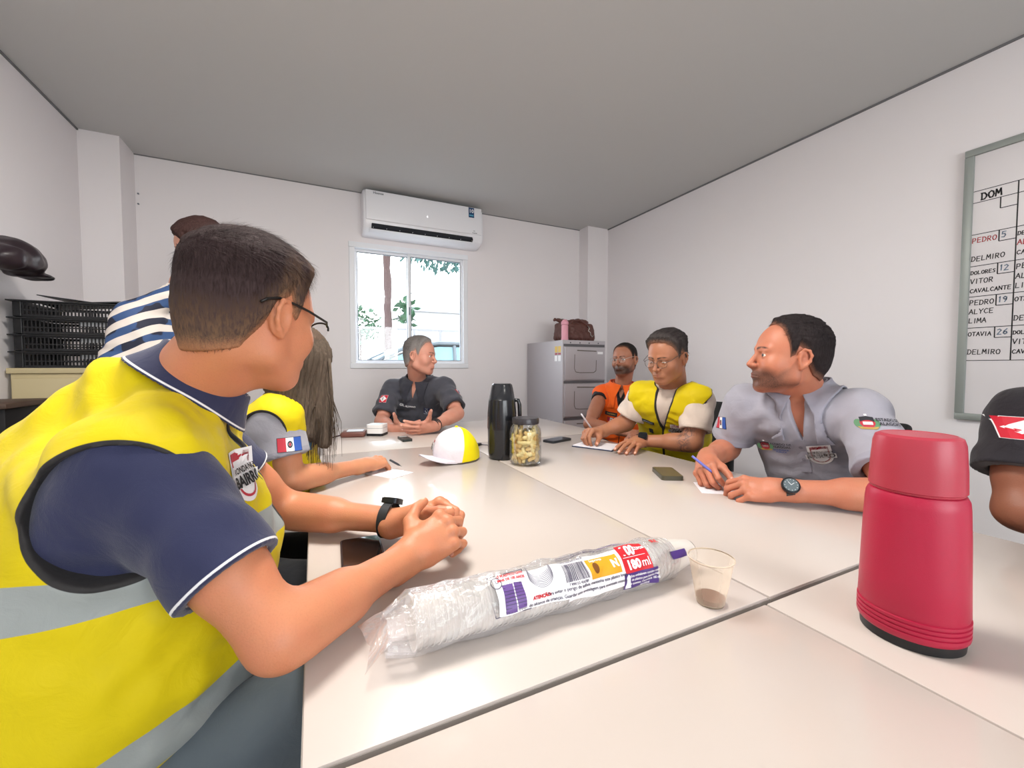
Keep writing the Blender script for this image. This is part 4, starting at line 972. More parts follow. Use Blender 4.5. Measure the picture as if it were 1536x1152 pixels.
def shirt(P, m, name='polo_shirt', inf=.012, sleeve=.78, flare=.012, folds=.003, seed=3, h=.005, vneck=.05, vr=.022, open_r=None, top_cut=None, lo_z=None, neck_in=.012):
    Tm, L_ = torso_frame(P); Tf = torso_field(P, inf, folds, seed); P['shirtT'] = Tf; g = P.get('arm', 1); H = P['head']; off = P['off']
    nb, nk = P['neck'], wld((0, -.030, -.045), H); nd = unit(nk-nb); nr = (P.get('neck_r', .056) if open_r is None else open_r)+neck_in
    fwd = Tm['R'][:, 1]; ends = {}
    for s in 'LR':
        S, E = P['sh'+s], P['el'+s]; ends[s] = (S, E, unit(E-S), float(np.linalg.norm(E-S))*(sleeve if isinstance(sleeve, float) else sleeve[s]))
    def hem(p):
        r = np.full(len(p), .3, f32)
        for s in 'LR':
            S, E, u, L2 = ends[s]; ax_ = (p-S.astype(f32))@u.astype(f32); rad = np.sqrt(np.maximum((((p-S.astype(f32))**2).sum(1)-ax_**2), 0)); r = np.where((rad < .12) & (ax_ > .05), L2-ax_, r)
        return r
    def base(p):
        d = Tf(p)
        for s in 'LR':
            S, E, u, L2 = ends[s]; Ee = S+u*(L2+.02)
            a = d_cap(p, S, Ee, .047*g+inf+.002, .043*g+inf+flare)
            if folds: a = a+folds*(noise3(p-S.astype(f32), 26, seed+7)+.6*np.sin(((p-S.astype(f32))@(u+.6*unit(np.cross(u, fwd))).astype(f32))*70+3*noise3(p, 9, seed)))*np.float32(.8)
            a = smax(a, ((p-(S+u*L2).astype(f32))@u.astype(f32)), .003)
            inner = d_cap(p, S+u*(L2-.03), S+u*(L2+.1), .0465*g+.002, .0425*g+flare*.6+.004); a = smax(a, -inner, .003)
            d = smin(d, a, .025)
        return d
    def f(p):
        d = base(p)
        d = smax(d, -d_cap(p, nb-nd*.03, nk+nd*.08, nr, nr+.004), .004)
        if vneck: d = smax(d, -vcut(p, nb, Tm, vr, vneck), .004)
        if lo_z is not None: d = smax(d, (lo_z-loc_(p, Tm)[:, 2]), .004)
        return d
    pts = [P['pelvis'], P['shL'], P['shR'], nb]+[ends[s][0]+ends[s][2]*ends[s][3] for s in 'LR']; lo, hi = bbox(pts, .2)
    me = sdf_mesh(name, f, lo, hi, h, off, {'hem': hem, 'tz': lambda v: loc_(v, Tm)[:, 2], 'tx': lambda v: loc_(v, Tm)[:, 0]})
    P['shirtF'] = f; P['shirtB'] = base
    return obj(name, me, m, P['root'])
def collar(P, m, name='collar', rt=.010, hgt=.045, flare=.022, opening=.35, point=.03, h=.0024, lift=.008):
    Tm, L_ = torso_frame(P); nb, nk = P['neck'], wld((0, -.030, -.045), P['head']); nd = unit(P.get('cdir', unit(nk-nb)*.35+Tm['R'][:, 2]*.25+np.array([0, 0, .4]))); fwd = unit(Tm['R'][:, 1]-nd*np.dot(Tm['R'][:, 1], nd)); xr = np.cross(fwd, nd); r0 = P.get('neck_r', .056); B = P['shirtB']
    def coord(p):
        q = p-nb.astype(f32); return q@xr.astype(f32), q@fwd.astype(f32), q@nd.astype(f32)
    def parts(p):
        x, y, z = coord(p); rho = np.sqrt(x*x+y*y); fr = y/np.maximum(rho, 1e-5)
        top = hgt-.014-.016*np.clip(fr, 0, 1); ff = np.clip((fr-.2)/.8, 0, 1)
        E = r0+rt+flare+.012+(point+.012)*ff
        gap = .004+opening*.9*np.clip(top-z+.004, 0, .09)*.45
        edge = np.minimum(E-rho+.25*np.minimum(top-z, .0), np.where(y > 0, (np.abs(x)-gap)*.9, .1))
        return x, y, z, rho, top, edge
    def f(p):
        x, y, z, rho, top, edge = parts(p)
        base = smin(B(p), np.where((z > -.05), np.abs(0*rho)+rho-(r0+rt-.002+.25*np.clip(top-z, -.02, .05)), .2), .016)
        d = np.abs(base-lift)-.0030; d = np.maximum(d, z-top); d = np.maximum(d, -edge*.8)
        d3 = np.abs(rho-(r0+rt-.004))-.0022; d3 = np.maximum(d3, np.maximum(z-top+.002, (-.012)-z)); d3 = np.maximum(d3, np.where(y > 0, .010-np.abs(x), -1))
        return np.minimum(d, d3)*.8
    return obj(name, sdf_mesh(name, f, nb-.15, nb+.15, h, P['off'], {'cedge': lambda v: parts(v)[5]}), m, P['root'])
def collar_cone(P, m, name='collar', rt=.008, hgt=.050, flare=.028, gapw=.012, point=.018, h=.0024, back=.0):
    "a collar standing round the neck and folding down as a cone"
    Tm, L_ = torso_frame(P); nb = P['neck']; nd = unit(P['cdir']); fwd = unit(Tm['R'][:, 1]-nd*np.dot(Tm['R'][:, 1], nd)); xr = np.cross(fwd, nd); r0 = P.get('neck_r', .056)
    def parts(p):
        q = p-nb.astype(f32); x, y, z = q@xr.astype(f32), q@fwd.astype(f32), q@nd.astype(f32); rho = np.sqrt(x*x+y*y); fr = y/np.maximum(rho, 1e-5); ff = np.clip(fr, 0, 1)
        top = hgt-.012*ff+back*np.clip(-fr, 0, 1); bot = .002-point*ff**2; k = np.clip((top-z)/(top-bot), -.1, 1.1)
        rr_ = r0+rt+.012*ff+flare*np.clip(k, 0, 2)**1.25+.0012*np.sin(np.arctan2(x, y)*5)
        return x, y, z, rho, rr_, top, bot, np.minimum(z-bot, np.where(y > 0, np.abs(x)-gapw*(.3+k), .1))
    def f(p):
        x, y, z, rho, rr_, top, bot, edge = parts(p)
        d = np.maximum(np.abs(rho-rr_)*.9-.0024, np.maximum(z-top, -edge)); g = np.where(y > 0, .008-np.abs(x), -1)
        d3 = np.maximum(np.maximum(np.abs(rho-(r0+rt-.003))-.0022, np.maximum(z-top, -.02-z)), g)
        tp = np.maximum(np.sqrt((rho-(r0+rt))**2+(z-top)**2)-.0048, g)
        return smin(smin(d, tp, .003), d3, .001)*.85
    return obj(name, sdf_mesh(name, f, nb-.15, nb+.15, h, P['off'], {'cedge': lambda v: parts(v)[7]}), m, P['root'])
def vest(P, m, name='safety_vest', inf=.022, hole=.105, folds=.0035, seed=11, h=.005, bands=(), zip_=True, vd=.14, lo_z=-.06, neckr=None, hole_fwd=0.0, vw=.05, hole_in=.0, hole_out=.2, hole_dir=None, hole_up=0.0):
    Tm, L_ = torso_frame(P); Tf = torso_field(P, inf, folds, seed); H = P['head']; nb, nk = P['neck'], wld((0, -.030, -.045), H); nd = unit(nk-nb); fwd = Tm['R'][:, 1]; up = Tm['R'][:, 2]; xr = Tm['R'][:, 0]
    nr = (P.get('neck_r', .056)+.020) if neckr is None else neckr
    hl = []
    for s, sg in (('L', -1), ('R', 1)):
        S = P['sh'+s]; o_ = xr*sg if hole_dir is None else unit(xr*sg+hole_dir[0]*fwd+hole_dir[1]*up)
        hl.append((S-o_*hole_in+fwd*hole_fwd-up*(.045-hole_up), S+o_*hole_out+fwd*hole_fwd-up*(.06-hole_up)))
    def holes(p):
        d = np.full(len(p), 9., f32)
        for a, b in hl: d = np.minimum(d, d_cap(p, a, b, hole*.82, hole*1.1))
        return d
    def nck(p):
        d = d_cap(p, nb-nd*.02, nk+nd*.1, nr, nr+.01)
        if vd: d = smin(d, vcut(p, nb, Tm, vw, vd), .01)
        return d
    def f(p):
        d = smin(Tf(p), P['shirtT'](p)-.006, .006); d = smax(d, -holes(p), .004); d = smax(d, -nck(p), .004)
        return smax(d, lo_z-loc_(p, Tm)[:, 2], .004)
    lo, hi = bbox([P['pelvis'], P['shL'], P['shR'], nb], .24)
    at_ = {'pipe': lambda v: np.minimum(holes(v), nck(v)), 'zip': lambda v: np.where(loc_(v, Tm)[:, 1] > 0, np.abs(loc_(v, Tm)[:, 0]), .3), 'tz': lambda v: loc_(v, Tm)[:, 2]}
    for i, bfn in enumerate(bands): at_['band%d' % i] = (lambda v, bfn=bfn: bfn(v, loc_(v, Tm)))
    P['vestF'] = f
    return obj(name, sdf_mesh(name, f, lo, hi, h, P['off'], at_), m, P['root'])
def legs(P, m, shoe):
    "trousers and shoes of a seated or standing person"
    Tm, L_ = torso_frame(P); x, y = Tm['R'][:, 0], unit([Tm['R'][0, 1], Tm['R'][1, 1], 0]); off = P['off']
    if 'knL' not in P:
        for s, sg in (('L', -1), ('R', 1)):
            hip = P['pelvis']+x*sg*.09; k = hip+y*.40+x*sg*.05; k[2] = .50; P['kn'+s] = k; a = k+y*.03; a[2] = .09; P['an'+s] = a
    def f(p):
        d = d_ell(p, P['pelvis'], (.17, .17, .13))
        for s, sg in (('L', -1), ('R', 1)):
            hip = P['pelvis']+x*sg*.09; d = smin(d, smin(d_cap(p, hip, P['kn'+s], .092, .074), d_cap(p, P['kn'+s], P['an'+s], .066, .048), .02), .04)
        return d+.003*noise3(p, 22, 4)
    lo, hi = bbox([P['pelvis'], P['knL'], P['knR'], P['anL'], P['anR']], .2); lo[2] = max(lo[2], .0)
    o = obj('trousers', sdf_mesh('trousers', f, lo, hi, P.get('legres', .009), off), m, P['root'])
    for s in 'LR':
        a = P['an'+s]; b = a+y*.14
        def g(p, a=a, b=b): return np.maximum(smin(d_cap(p, (a[0], a[1], .06), (a[0], a[1], .05), .045), d_cap(p, (a[0], a[1], .045), (b[0], b[1], .035), .045, .038), .03), .002-p[:, 2])
        lo, hi = bbox([a, b], .08); lo[2] = -.01; hi[2] = .14
        obj('shoe', sdf_mesh('shoe', g, lo, hi, .007, off), shoe, P['root'])
    return o
def hand(side, wrist, dir_, back, curl, thumb=None, spread=None, s=1.0):
    d = dict(side=side, wrist=np.array(wrist, float), dir=np.array(dir_, float), back=np.array(back, float), curl=curl, s=s)
    if thumb: d['thumb'] = thumb
    if spread: d['spread'] = spread
    return d
# ------------------------------------------------------------------ marks on clothing
def outline_fill(pts, rings=4):
    n = len(pts); cx = sum(p[0] for p in pts)/n; cy = sum(p[1] for p in pts)/n; vs = [(cx, cy)]; fs = []
    for r in range(1, rings+1):
        k = r/rings; vs += [(cx+(x-cx)*k, cy+(y-cy)*k) for x, y in pts]
    for i in range(n): fs.append((0, 1+i, 1+(i+1) % n))
    for r in range(rings-1):
        for i in range(n): a = 1+r*n; b = a+n; fs.append((a+i, b+i, b+(i+1) % n, a+(i+1) % n))
    return vs, fs
def ring_fill(pts, k0, k1):
    n = len(pts); cx = sum(p[0] for p in pts)/n; cy = sum(p[1] for p in pts)/n; vs = [(cx+(x-cx)*k, cy+(y-cy)*k) for k in (k0, k1) for x, y in pts]
    return vs, [(i, i+n, (i+1) % n+n, (i+1) % n) for i in range(n)]
def shield_pts(w, h, n=14):
    r = w/2; top = h/2; out = [(-r, top), (-r*.5, top*1.0), (0, top), (r*.5, top), (r, top), (r, top*.5), (r, 0)]
    cy = -h/2+r*.9
    out += [(r*math.cos(a), cy+r*.9*math.sin(a)) for a in [-PI*i/n for i in range(n+1)]]; out += [(-r, 0), (-r, top*.5)]
    return out
def put(P, vf, o, n, up, material, name, fld, lift=.0012, parent=None, reach=.05):
    n = unit(n); up = unit(np.array(up)-n*np.dot(up, n)); x = np.cross(up, n); M = frame(o, tuple(x), tuple(up))
    return decal(vf, M, material, name, parent or P['root'], fld, lift, off=P['off'], reach=reach)
redp = mat('red_print', '#b83040', .6); whitec = mat('white_cloth_print', '#ececee', .7); navyc = mat('navy_cloth_print', '#23294a', .7); darkp = mat('dark_print', '#2b2b33', .7); bluep = mat('blue_print', '#2d55a8', .6); greenp = mat('green_print', '#5f8f6a', .7); goldp = mat('gold_print', '#b79a55', .7)
def emblem_patrol(P, o, n, up, fld, s=1.0):
    sp_ = shield_pts(.066*s, .080*s); k = put(P, outline_fill(sp_), o, n, up, whitec, 'emblem', fld, .0010)
    put(P, ring_fill(shield_pts(.056*s, .070*s), .78, .92), o, n, up, redp, 'emblem_ring', fld, .0016, k)
    put(P, merge(grid(.052*s, .012*s, 6, 2, 0, .030*s)), o, n, up, redp, 'emblem_bar', fld, .0018, k)
    put(P, merge(grid(.084*s, .019*s, 8, 2, 0, -.006*s), grid(.064*s, .014*s, 6, 2, 0, .010*s)), o, n, up, whitec, 'emblem_band', fld, .0026, k)
    put(P, merge(shift(textmesh('RONDA NO', .0125*s, .0004), 0, .010*s), shift(textmesh('BAIRRO', .0225*s, .0009), 0, -.006*s)), o, n, up, mat('emblem_ink', '#141418', .7), 'emblem_lettering', fld, .0058, k)
    return k
def ell_pts(a, b, n=20, cx=0, cy=0): return [(cx+a*math.cos(2*PI*i/n), cy+b*math.sin(2*PI*i/n)) for i in range(n)]
def emblem_state(P, o, n, up, fld, s=1.0, lines=('ESTADO DE', 'ALAGOAS'), tx=.052):
    k = put(P, outline_fill(ell_pts(.016*s, .017*s)), o, n, up, redp, 'crest', fld, .0014)
    put(P, merge(*[(outline_fill(ell_pts(.008*s, .013*s, 10, sx*.019*s, -.002*s), 2)) for sx in (-1, 1)]), o, n, up, greenp, 'crest_branches', fld, .0010, k)
    put(P, outline_fill([(-.015*s, .003*s), (.015*s, .003*s), (.015*s, .017*s), (0, .02*s), (-.015*s, .017*s)], 2), o, n, up, darkp, 'crest_top', fld, .0019, k)
    put(P, merge(grid(.02*s, .009*s, 3, 2, 0, -.002*s), grid(.006*s, .006*s, 1, 1, 0, .024*s)), o, n, up, whitec, 'crest_field', fld, .0022, k)
    put(P, outline_fill([(-.022*s, -.012*s), (.022*s, -.012*s), (.016*s, -.020*s), (-.016*s, -.020*s)], 2), o, n, up, goldp, 'crest_ribbon', fld, .0018, k)
    put(P, merge(*[shift(textmesh(w_, .0125*s, .0003), tx*s, (.010-.0125*i)*s) for i, w_ in enumerate(lines[:2])]), o, n, up, darkp, 'crest_lettering', fld, .0030, k)
    if len(lines) > 2: put(P, merge(*[shift(textmesh(w_, .0085*s, .0002), (tx-.005)*s, (-.016-.009*i)*s) for i, w_ in enumerate(lines[2:])]), o, n, up, bluep, 'crest_small_lettering', fld, .0030, k)
    return k
def flag_patch(P, o, n, up, fld, w=.07, h=.045, kind='state', border=False, rev=False):
    a, b = (redp, bluep) if not rev else (bluep, redp)
    if kind == 'state':
        k = put(P, grid(w*1.04, h*1.06, 6, 4), o, n, up, darkp, 'flag_patch', fld, .0010)
        put(P, grid(w/3, h, 3, 4, -w/3, 0), o, n, up, a, 'flag_stripe', fld, .0018, k); put(P, grid(w/3, h, 3, 4, 0, 0), o, n, up, whitec, 'flag_stripe', fld, .0018, k); put(P, grid(w/3, h, 3, 4, w/3, 0), o, n, up, b, 'flag_stripe', fld, .0018, k)
        put(P, ring_fill(ell_pts(w*.11, h*.26), .55, 1), o, n, up, darkp, 'flag_crest', fld, .0024, k); put(P, outline_fill(ell_pts(w*.045, h*.13), 2), o, n, up, redp, 'flag_crest_field', fld, .0024, k)
    else:
        k = put(P, grid(w*1.03, h*1.05, 8, 4), o, n, up, whitec, 'flag_patch', fld, .0010); put(P, grid(w, h, 8, 4), o, n, up, mat('red_flag', '#c8152f', .6), 'flag_field', fld, .0015, k)
        put(P, outline_fill([(-w*.46, 0), (-w*.23, h*.22), (0, h*.45), (w*.23, h*.22), (w*.46, 0), (w*.23, -h*.22), (0, -h*.45), (-w*.23, -h*.22)]), o, n, up, whitec, 'flag_diamond', fld, .0021, k)
        put(P, merge(ring_fill(ell_pts(w*.10, h*.22), .72, 1), ring_fill(ell_pts(w*.055, h*.12), .5, 1), grid(w*.1, h*.05, 2, 1, 0, -h*.3)), o, n, up, mat('grey_print', '#5a6460', .7), 'flag_crest', fld, .0027, k)
    return k
# ------------------------------------------------------------------ chairs
def make_chair(loc, heading, label):
    c = empty('office_chair', loc, label, 'chair', rz=-R(heading), group='black office chairs around the tables')
    return c
def chair_parts(c):
    cm = mat('chair_fabric', '#0f1012', .7, bump=.4, bscale=300); cp = mat('chair_frame', '#1d1f22', .4)
    obj('seat', box((0, 0, .44), (.46, .45, .06), bev=.025, seg=4), cm, c)
    bm = bmesh.new(); bx(bm, (0, 0, 0), (.43, .045, .42), bev=.02, seg=4)
    for v in bm.verts: v.co.y += .25*v.co.x**2; v.co = Matrix.Rotation(R(8), 3, 'X') @ v.co + Vector((0, -.25, .72))
    obj('backrest', bm, cm, c)
    for sx in (-1, 1):
        bm = bmesh.new(); tube(bm, [(sx*.2, .2, .012), (sx*.2, .19, .41), (sx*.2, -.2, .41), (sx*.2, -.235, .55), (sx*.19, -.255, .72)], .012); obj('side_frame', bm, cp, c)
        bm = bmesh.new(); tube(bm, [(sx*.2, -.1, .41), (sx*.205, -.24, .012)], .012); obj('leg', bm, cp, c)
def copy_chair(src, loc, heading, label):
    c = src.copy(); COL.objects.link(c); c.location = loc; c.rotation_euler = (0, 0, -R(heading)); c['label'] = label
    for ch in list(src.children): d = ch.copy(); COL.objects.link(d); d.parent = c
    return c

yellow = '#d8c206'; grey_tape = '#a9adab'
def vestmat(name, nb, extra=(), pipe='#2e2c2c', zipc='#26221e', zw=.006, tape='#9ba19f'):
    ls = [('band%d' % i, 0.0, tape, .0008, .35) for i in range(nb)]+[('zip', zw, zipc), ('pipe', .007, pipe)]+list(extra)
    return cloth_mat(name, yellow, ls, rough=.62, bump=.15, var=.04, sheen=.05)
jeans = cloth_mat('jeans', '#5b666e', (), var=.12, weave=1500); darkt = cloth_mat('dark_trousers', '#16181d', ()); shoem = mat('black_shoe', '#101012', .4)
UP = np.array([0, 0, 1.0])
PEOPLE = {}
# ---- 1: the man in the foreground
def person_1():
    P = dict(label='man nearest the camera in a yellow vest and navy polo, hands clasped', girth=1.10, arm=.98, belly=.078, chest=.065, clasp=True, res=.005, hres=.0026, dres=.0021)
    P['skin'] = skin_mat('skin_warm', '#c78460', beard_amt=.0); P['hairm'] = hair_mat('hair_dark_brown', '#2a1f1f', '#84684f', '#b07a58')
    P['pelvis'] = np.array([-.42, .78, .48]); P['neck'] = at(280, 588, .665); P['extra'] = [(at(200, 592, .645), at(112, 692, .62), .034, .058)]; P['cdir'] = unit([.55, .05, .80]); P['shL'] = np.array([-.225, .985, 1.010]); P['shR'] = at(215, 700, .53)
    P['elR'] = at(418, 955, .50); P['elL'] = np.array([-.060, 1.075, .80]); P['head'] = hframe(at(378, 474, .665), 46, -9, 2, .975)
    P['wrR'] = onz(612, 836, .797)+0; P['wrL'] = onz(606, 782, .80)
    P['handR'] = hand('R', P['wrR'], (.90, .18, .42), (-.25, -.70, .65), [(50, 68, 35), (54, 70, 35), (56, 70, 35), (54, 64, 30)], dict(out=62, down=15, b1=25, b2=25))
    P['handL'] = hand('L', P['wrL'], (.86, -.30, .30), (-.1, .75, .6), [(50, 60, 30), (52, 62, 30), (55, 62, 30), (55, 60, 30)], dict(out=28, down=20, b1=5, b2=20))
    P['eye_open'] = .004
    P['hair'] = dict(SHORT, top=.020, side=.007, quiff=.004, seed=4, strands=9000, h=.0028, part=-.035, slen=(.006, .020), flow=(.5, .85, -.1), rough=.0016)
    P['glasses'] = dict(metal='#22201f', rim='top', w=.027, h=.016, drop=.000, fy=.006, thick=.0017)
    P['knR'] = np.array([.0, .70, .610]); P['anR'] = np.array([.04, .62, .09]); P['knL'] = np.array([.0, .98, .59]); P['anL'] = np.array([.04, 1.0, .09])
    build_person('person', P)
    sh = cloth_mat('navy_polo', '#2d3150', [('hem', .0065, '#e8e8ea'), ('hem', .0035, '#2d3150')], bump=.6, weave=1100)
    shirt(P, sh, sleeve=dict(L=.50, R=.66), inf=.013, flare=.008, folds=.0045, vneck=.08, vr=.02, h=.0042)
    collar_cone(P, cloth_mat('navy_collar', '#2a2e4c', [('cedge', .006, '#e8e8ea'), ('cedge', .0035, '#2a2e4c')], bump=.5, weave=1100), hgt=.052, flare=.026, point=.016)
    bz = lambda zc, hw: (lambda v, q: np.abs(v[:, 2]-zc)-hw)
    vest(P, vestmat('vest_yellow', 2), bands=(lambda v, q: np.abs(v[:, 2]-.868-.03*(q[:, 1]))-.026, lambda v, q: np.abs(v[:, 2]-.625-.25*(v[:, 0]+.3))-.027), hole=.090, inf=.026, folds=.006, h=.0045, lo_z=-.19, hole_in=.0, hole_out=.2, vd=.07, vw=.012, neckr=.046)
    legs(P, jeans, shoem)
    Tm, _ = torso_frame(P); fw, up, xr = Tm['R'][:, 1], Tm['R'][:, 2], Tm['R'][:, 0]
    PEOPLE[1] = P
    u = unit(P['handL']['wrist']-P['elL']); watch(P, P['root'], P['off'], P['wrL']-u*.036, u, (-.1, .55, .85), .0350, 'square', '#202226')
    o = (P['shL']+P['shR'])/2
    emblem_patrol(P, at(404, 712, .64), (.8, -.6, .05), UP, P['vestF'], 1.0)
    put(P, grid(.012, .026, 2, 4), at(368, 754, .60), (.7, -.7, .05), UP, darkp, 'dark_tab', P['vestF'])
    put(P, merge(shift(textmesh('RONDA NO', .035, .001), 0, .02), shift(textmesh('BAIRRO', .055, .001), 0, -.03)), o-fw*.12-up*.10, -fw, up, darkp, 'back_lettering', P['vestF'], reach=.12)
# ---- 2: the woman behind him
def person_2():
    P = dict(label='woman with long straight hair in a yellow vest over a grey shirt', girth=.88, arm=.88, bust=True, res=.005, hres=.0032, neck_r=.048)
    P['skin'] = skin_mat('skin_tan', '#c58a66', beard='#3a2a24', lip='#b5605c'); P['hairm'] = hair_mat('hair_brown', '#473d34', '#8b7a68', '#473d34', sc=(220, 220, 14))
    P['pelvis'] = np.array([-.30, 1.50, .50]); P['shR'] = at(415, 628, 1.22); P['shL'] = at(462, 618, 1.50); P['neck'] = (P['shR']+P['shL'])/2+np.array([-.01, .01, .075])
    P['head'] = hframe(at(447, 548, 1.31), 65, -8, 0, .97); P['elR'] = onz(437, 720, .80); P['wrR'] = onz(546, 698, .785); P['elL'] = np.array([-.08, 1.72, .76]); P['wrL'] = np.array([-.24, 1.58, .62])
    P['handR'] = hand('R', P['wrR'], unit(P['wrR']-P['elR'])*[1, 1, 0]+[0, 0, .05], (-.15, -.25, 1), [(45, 70, 40), (50, 72, 40), (52, 72, 40), (52, 68, 40)], dict(out=25, down=35, b1=15, b2=15), s=.93)
    P['handL'] = hand('L', P['wrL'], (-.2, -.9, -.1), (0, .1, 1), [(20, 25, 15)]*4, s=.93)
    build_person('person', P)
    shirt(P, cloth_mat('grey_shirt', '#9b9ba4', [('hem', .018, '#8f8f99')], bump=.5), name='shirt', sleeve=.62, inf=.012, flare=.02)
    vest(P, vestmat('vest_yellow_b', 0, zw=.004), hole=.066, inf=.022, folds=.005, lo_z=-.1, hole_in=-.012)
    legs(P, darkt, shoem)
    H = P['head']
    def hf(p):
        q = loc_(p, H); k = np.clip(-q[:, 2]/.3, 0, 1)
        d = d_ell(q, (0, -.010, .032), (.088, .110, .100)); 
        b_ = d_cap(q, (0, -.045, .03), (0.045, .005, -.21), .088, .048); b_ = smax(b_, -(q[:, 2]+.285+.05*np.sin(q[:, 0]*60)), .03)
        c_ = d_cap(q, (.055, .03, .02), (.085, .075, -.24), .036, .020); d_l = d_cap(q, (-.07, .02, .0), (-.085, .03, -.17), .03, .018)
        d = smin(smin(d, b_, .05), smin(c_, d_l, .01), .03)
        d = smax(d, -d_ell(q, (-.0, .105, -.045), (.064, .075, .098)), .006)
        ang = np.arctan2(q[:, 0], q[:, 1]+.03)
        return (d+.0028*np.sin(ang*46+4*noise3(q, 9, 2))+.003*noise3(q*np.array([1, 1, .12], f32), 130, 3))*.75
    c = H['o']+np.array([0, 0, -.08]); me = sdf_mesh('hair', hf, c-[.2, .2, .28], c+[.2, .22, .22], .0036, P['off'], {'edge': lambda v: np.full(len(v), .1, f32)}); hh = obj('hair', me, P['hairm'], P['root'])
    rng = random.Random(5); bm = bmesh.new()
    for i in range(190):
        a = rng.uniform(-.1, 1); x = .045+.05*a+rng.uniform(-.01, .01); y = .0+.075*a; x2 = x+rng.uniform(-.01, .03); y2 = y+rng.uniform(.0, .035); ln = rng.uniform(.2, .34)
        pts = [Vector(wld((x*.85, y*.8, .03), H)-P['off']), Vector(wld((x, y, -.08), H)-P['off']), Vector(wld((x2, y2, -.17), H)-P['off']), Vector(wld((x2+rng.uniform(-.01, .012), y2+rng.uniform(-.0, .02), -ln), H)-P['off'])]
        tube(bm, pts, rng.uniform(.0012, .003), 5, rf=lambda t: 1-.85*t)
    nv = obj('hair_strands', bm, P['hairm'], hh); nv['kind'] = 'stuff'
    a_ = nv.data.attributes.new('edge', 'FLOAT', 'POINT'); a_.data.foreach_set('value', [.1]*len(nv.data.vertices))
    flag_patch(P, P['shR']+(P['elR']-P['shR'])*.38+np.array([.02, -.05, 0]), (.25, -1, .1), UP, P['shirtF'], .062, .038)
    S, E = P['shR'], P['elR']; 
    put(P, grid(.04, .03, 3, 2), at(476, 672, 1.25), (.5, -.8, 0), UP, mat('sky_blue_print', '#3f9ac4', .6), 'blue_tag', P['vestF'])
    PEOPLE[2] = P
# ---- 3: the woman standing behind in the striped blouse
def person_3():
    P = dict(label='person in a navy and cream striped blouse bending forward at the back left', girth=.95, arm=.9, res=.007, hres=.004, neck_r=.05)
    P['skin'] = skin_mat('skin_rosy', '#cf9c86', beard='#2a1a18'); P['hairm'] = hair_mat('hair_dark_bun', '#2c1c1a', '#352320', '#352320')
    P['pelvis'] = np.array([-.64, 2.34, .92]); P['neck'] = at(276, 424, 1.90); P['shR'] = at(252, 474, 2.06); P['shL'] = at(200, 474, 1.80)
    P['head'] = hframe(at(303, 373, 1.88), 285, -28, 0, 1.0); d_ = np.array([.10, .06, -.27])
    P['elR'] = P['shR']+d_*[.3, .5, 1]; P['elL'] = P['shL']+np.array([-.05, -.04, -.27]); P['wrR'] = P['elR']+np.array([.10, -.05, -.20]); P['wrL'] = P['elL']+np.array([.12, .03, -.18])
    P['handR'] = hand('R', P['wrR'], (.8, .1, -.5), (.3, .2, .8), [(20, 30, 15)]*4, s=.92); P['handL'] = hand('L', P['wrL'], (.8, .1, -.5), (.3, -.1, .8), [(20, 30, 15)]*4, s=.92)
    P['hair'] = dict(SHORT, top=.022, side=.016, seed=9, h=.004); P['eye_open'] = .003
    build_person('person', P)
    m = bpy.data.materials.new('striped_blouse'); m.use_nodes = True; t = NT(m); b = t.n['Principled BSDF']; b.inputs['Roughness'].default_value = .7
    tc = t.new('ShaderNodeTexCoord'); mp = t.new('ShaderNodeMapping'); mp.inputs['Rotation'].default_value = (R(18), R(28), 0); t.link(tc.outputs['Object'], mp.inputs['Vector'])
    wv = t.new('ShaderNodeTexWave', i_Scale=5.2, i_Distortion=2.2, i_Detail=1.0); wv.bands_direction = 'Z'; t.link(mp.outputs[0], wv.inputs['Vector']); wv.inputs['Detail Scale'].default_value = .8
    c = t.mix(t.below(wv.outputs['Fac'], .50, .02), srgb('#dcd3cb'), srgb('#1b2036')); wv2 = t.new('ShaderNodeTexNoise', i_Scale=9.0); t.link(tc.outputs['Object'], wv2.inputs['Vector'])
    c = t.mix(t.math('MULTIPLY', t.below(wv.outputs['Fac'], .5, .02), t.below(wv2.outputs['Fac'], .5, .02)), c, srgb('#33507f')); t.link(c, b.inputs['Base Color'])
    shirt(P, m, name='blouse', sleeve=.95, inf=.016, flare=.02, folds=.006, h=.006, vneck=0)
    P['knL'] = P['pelvis']+np.array([.1, -.09, -.42]); P['knR'] = P['pelvis']+np.array([.1, .09, -.42]); P['anL'] = P['knL']+np.array([0, 0, -.38]); P['anR'] = P['knR']+np.array([0, 0, -.38]); legs(P, darkt, shoem)
    PEOPLE[3] = P
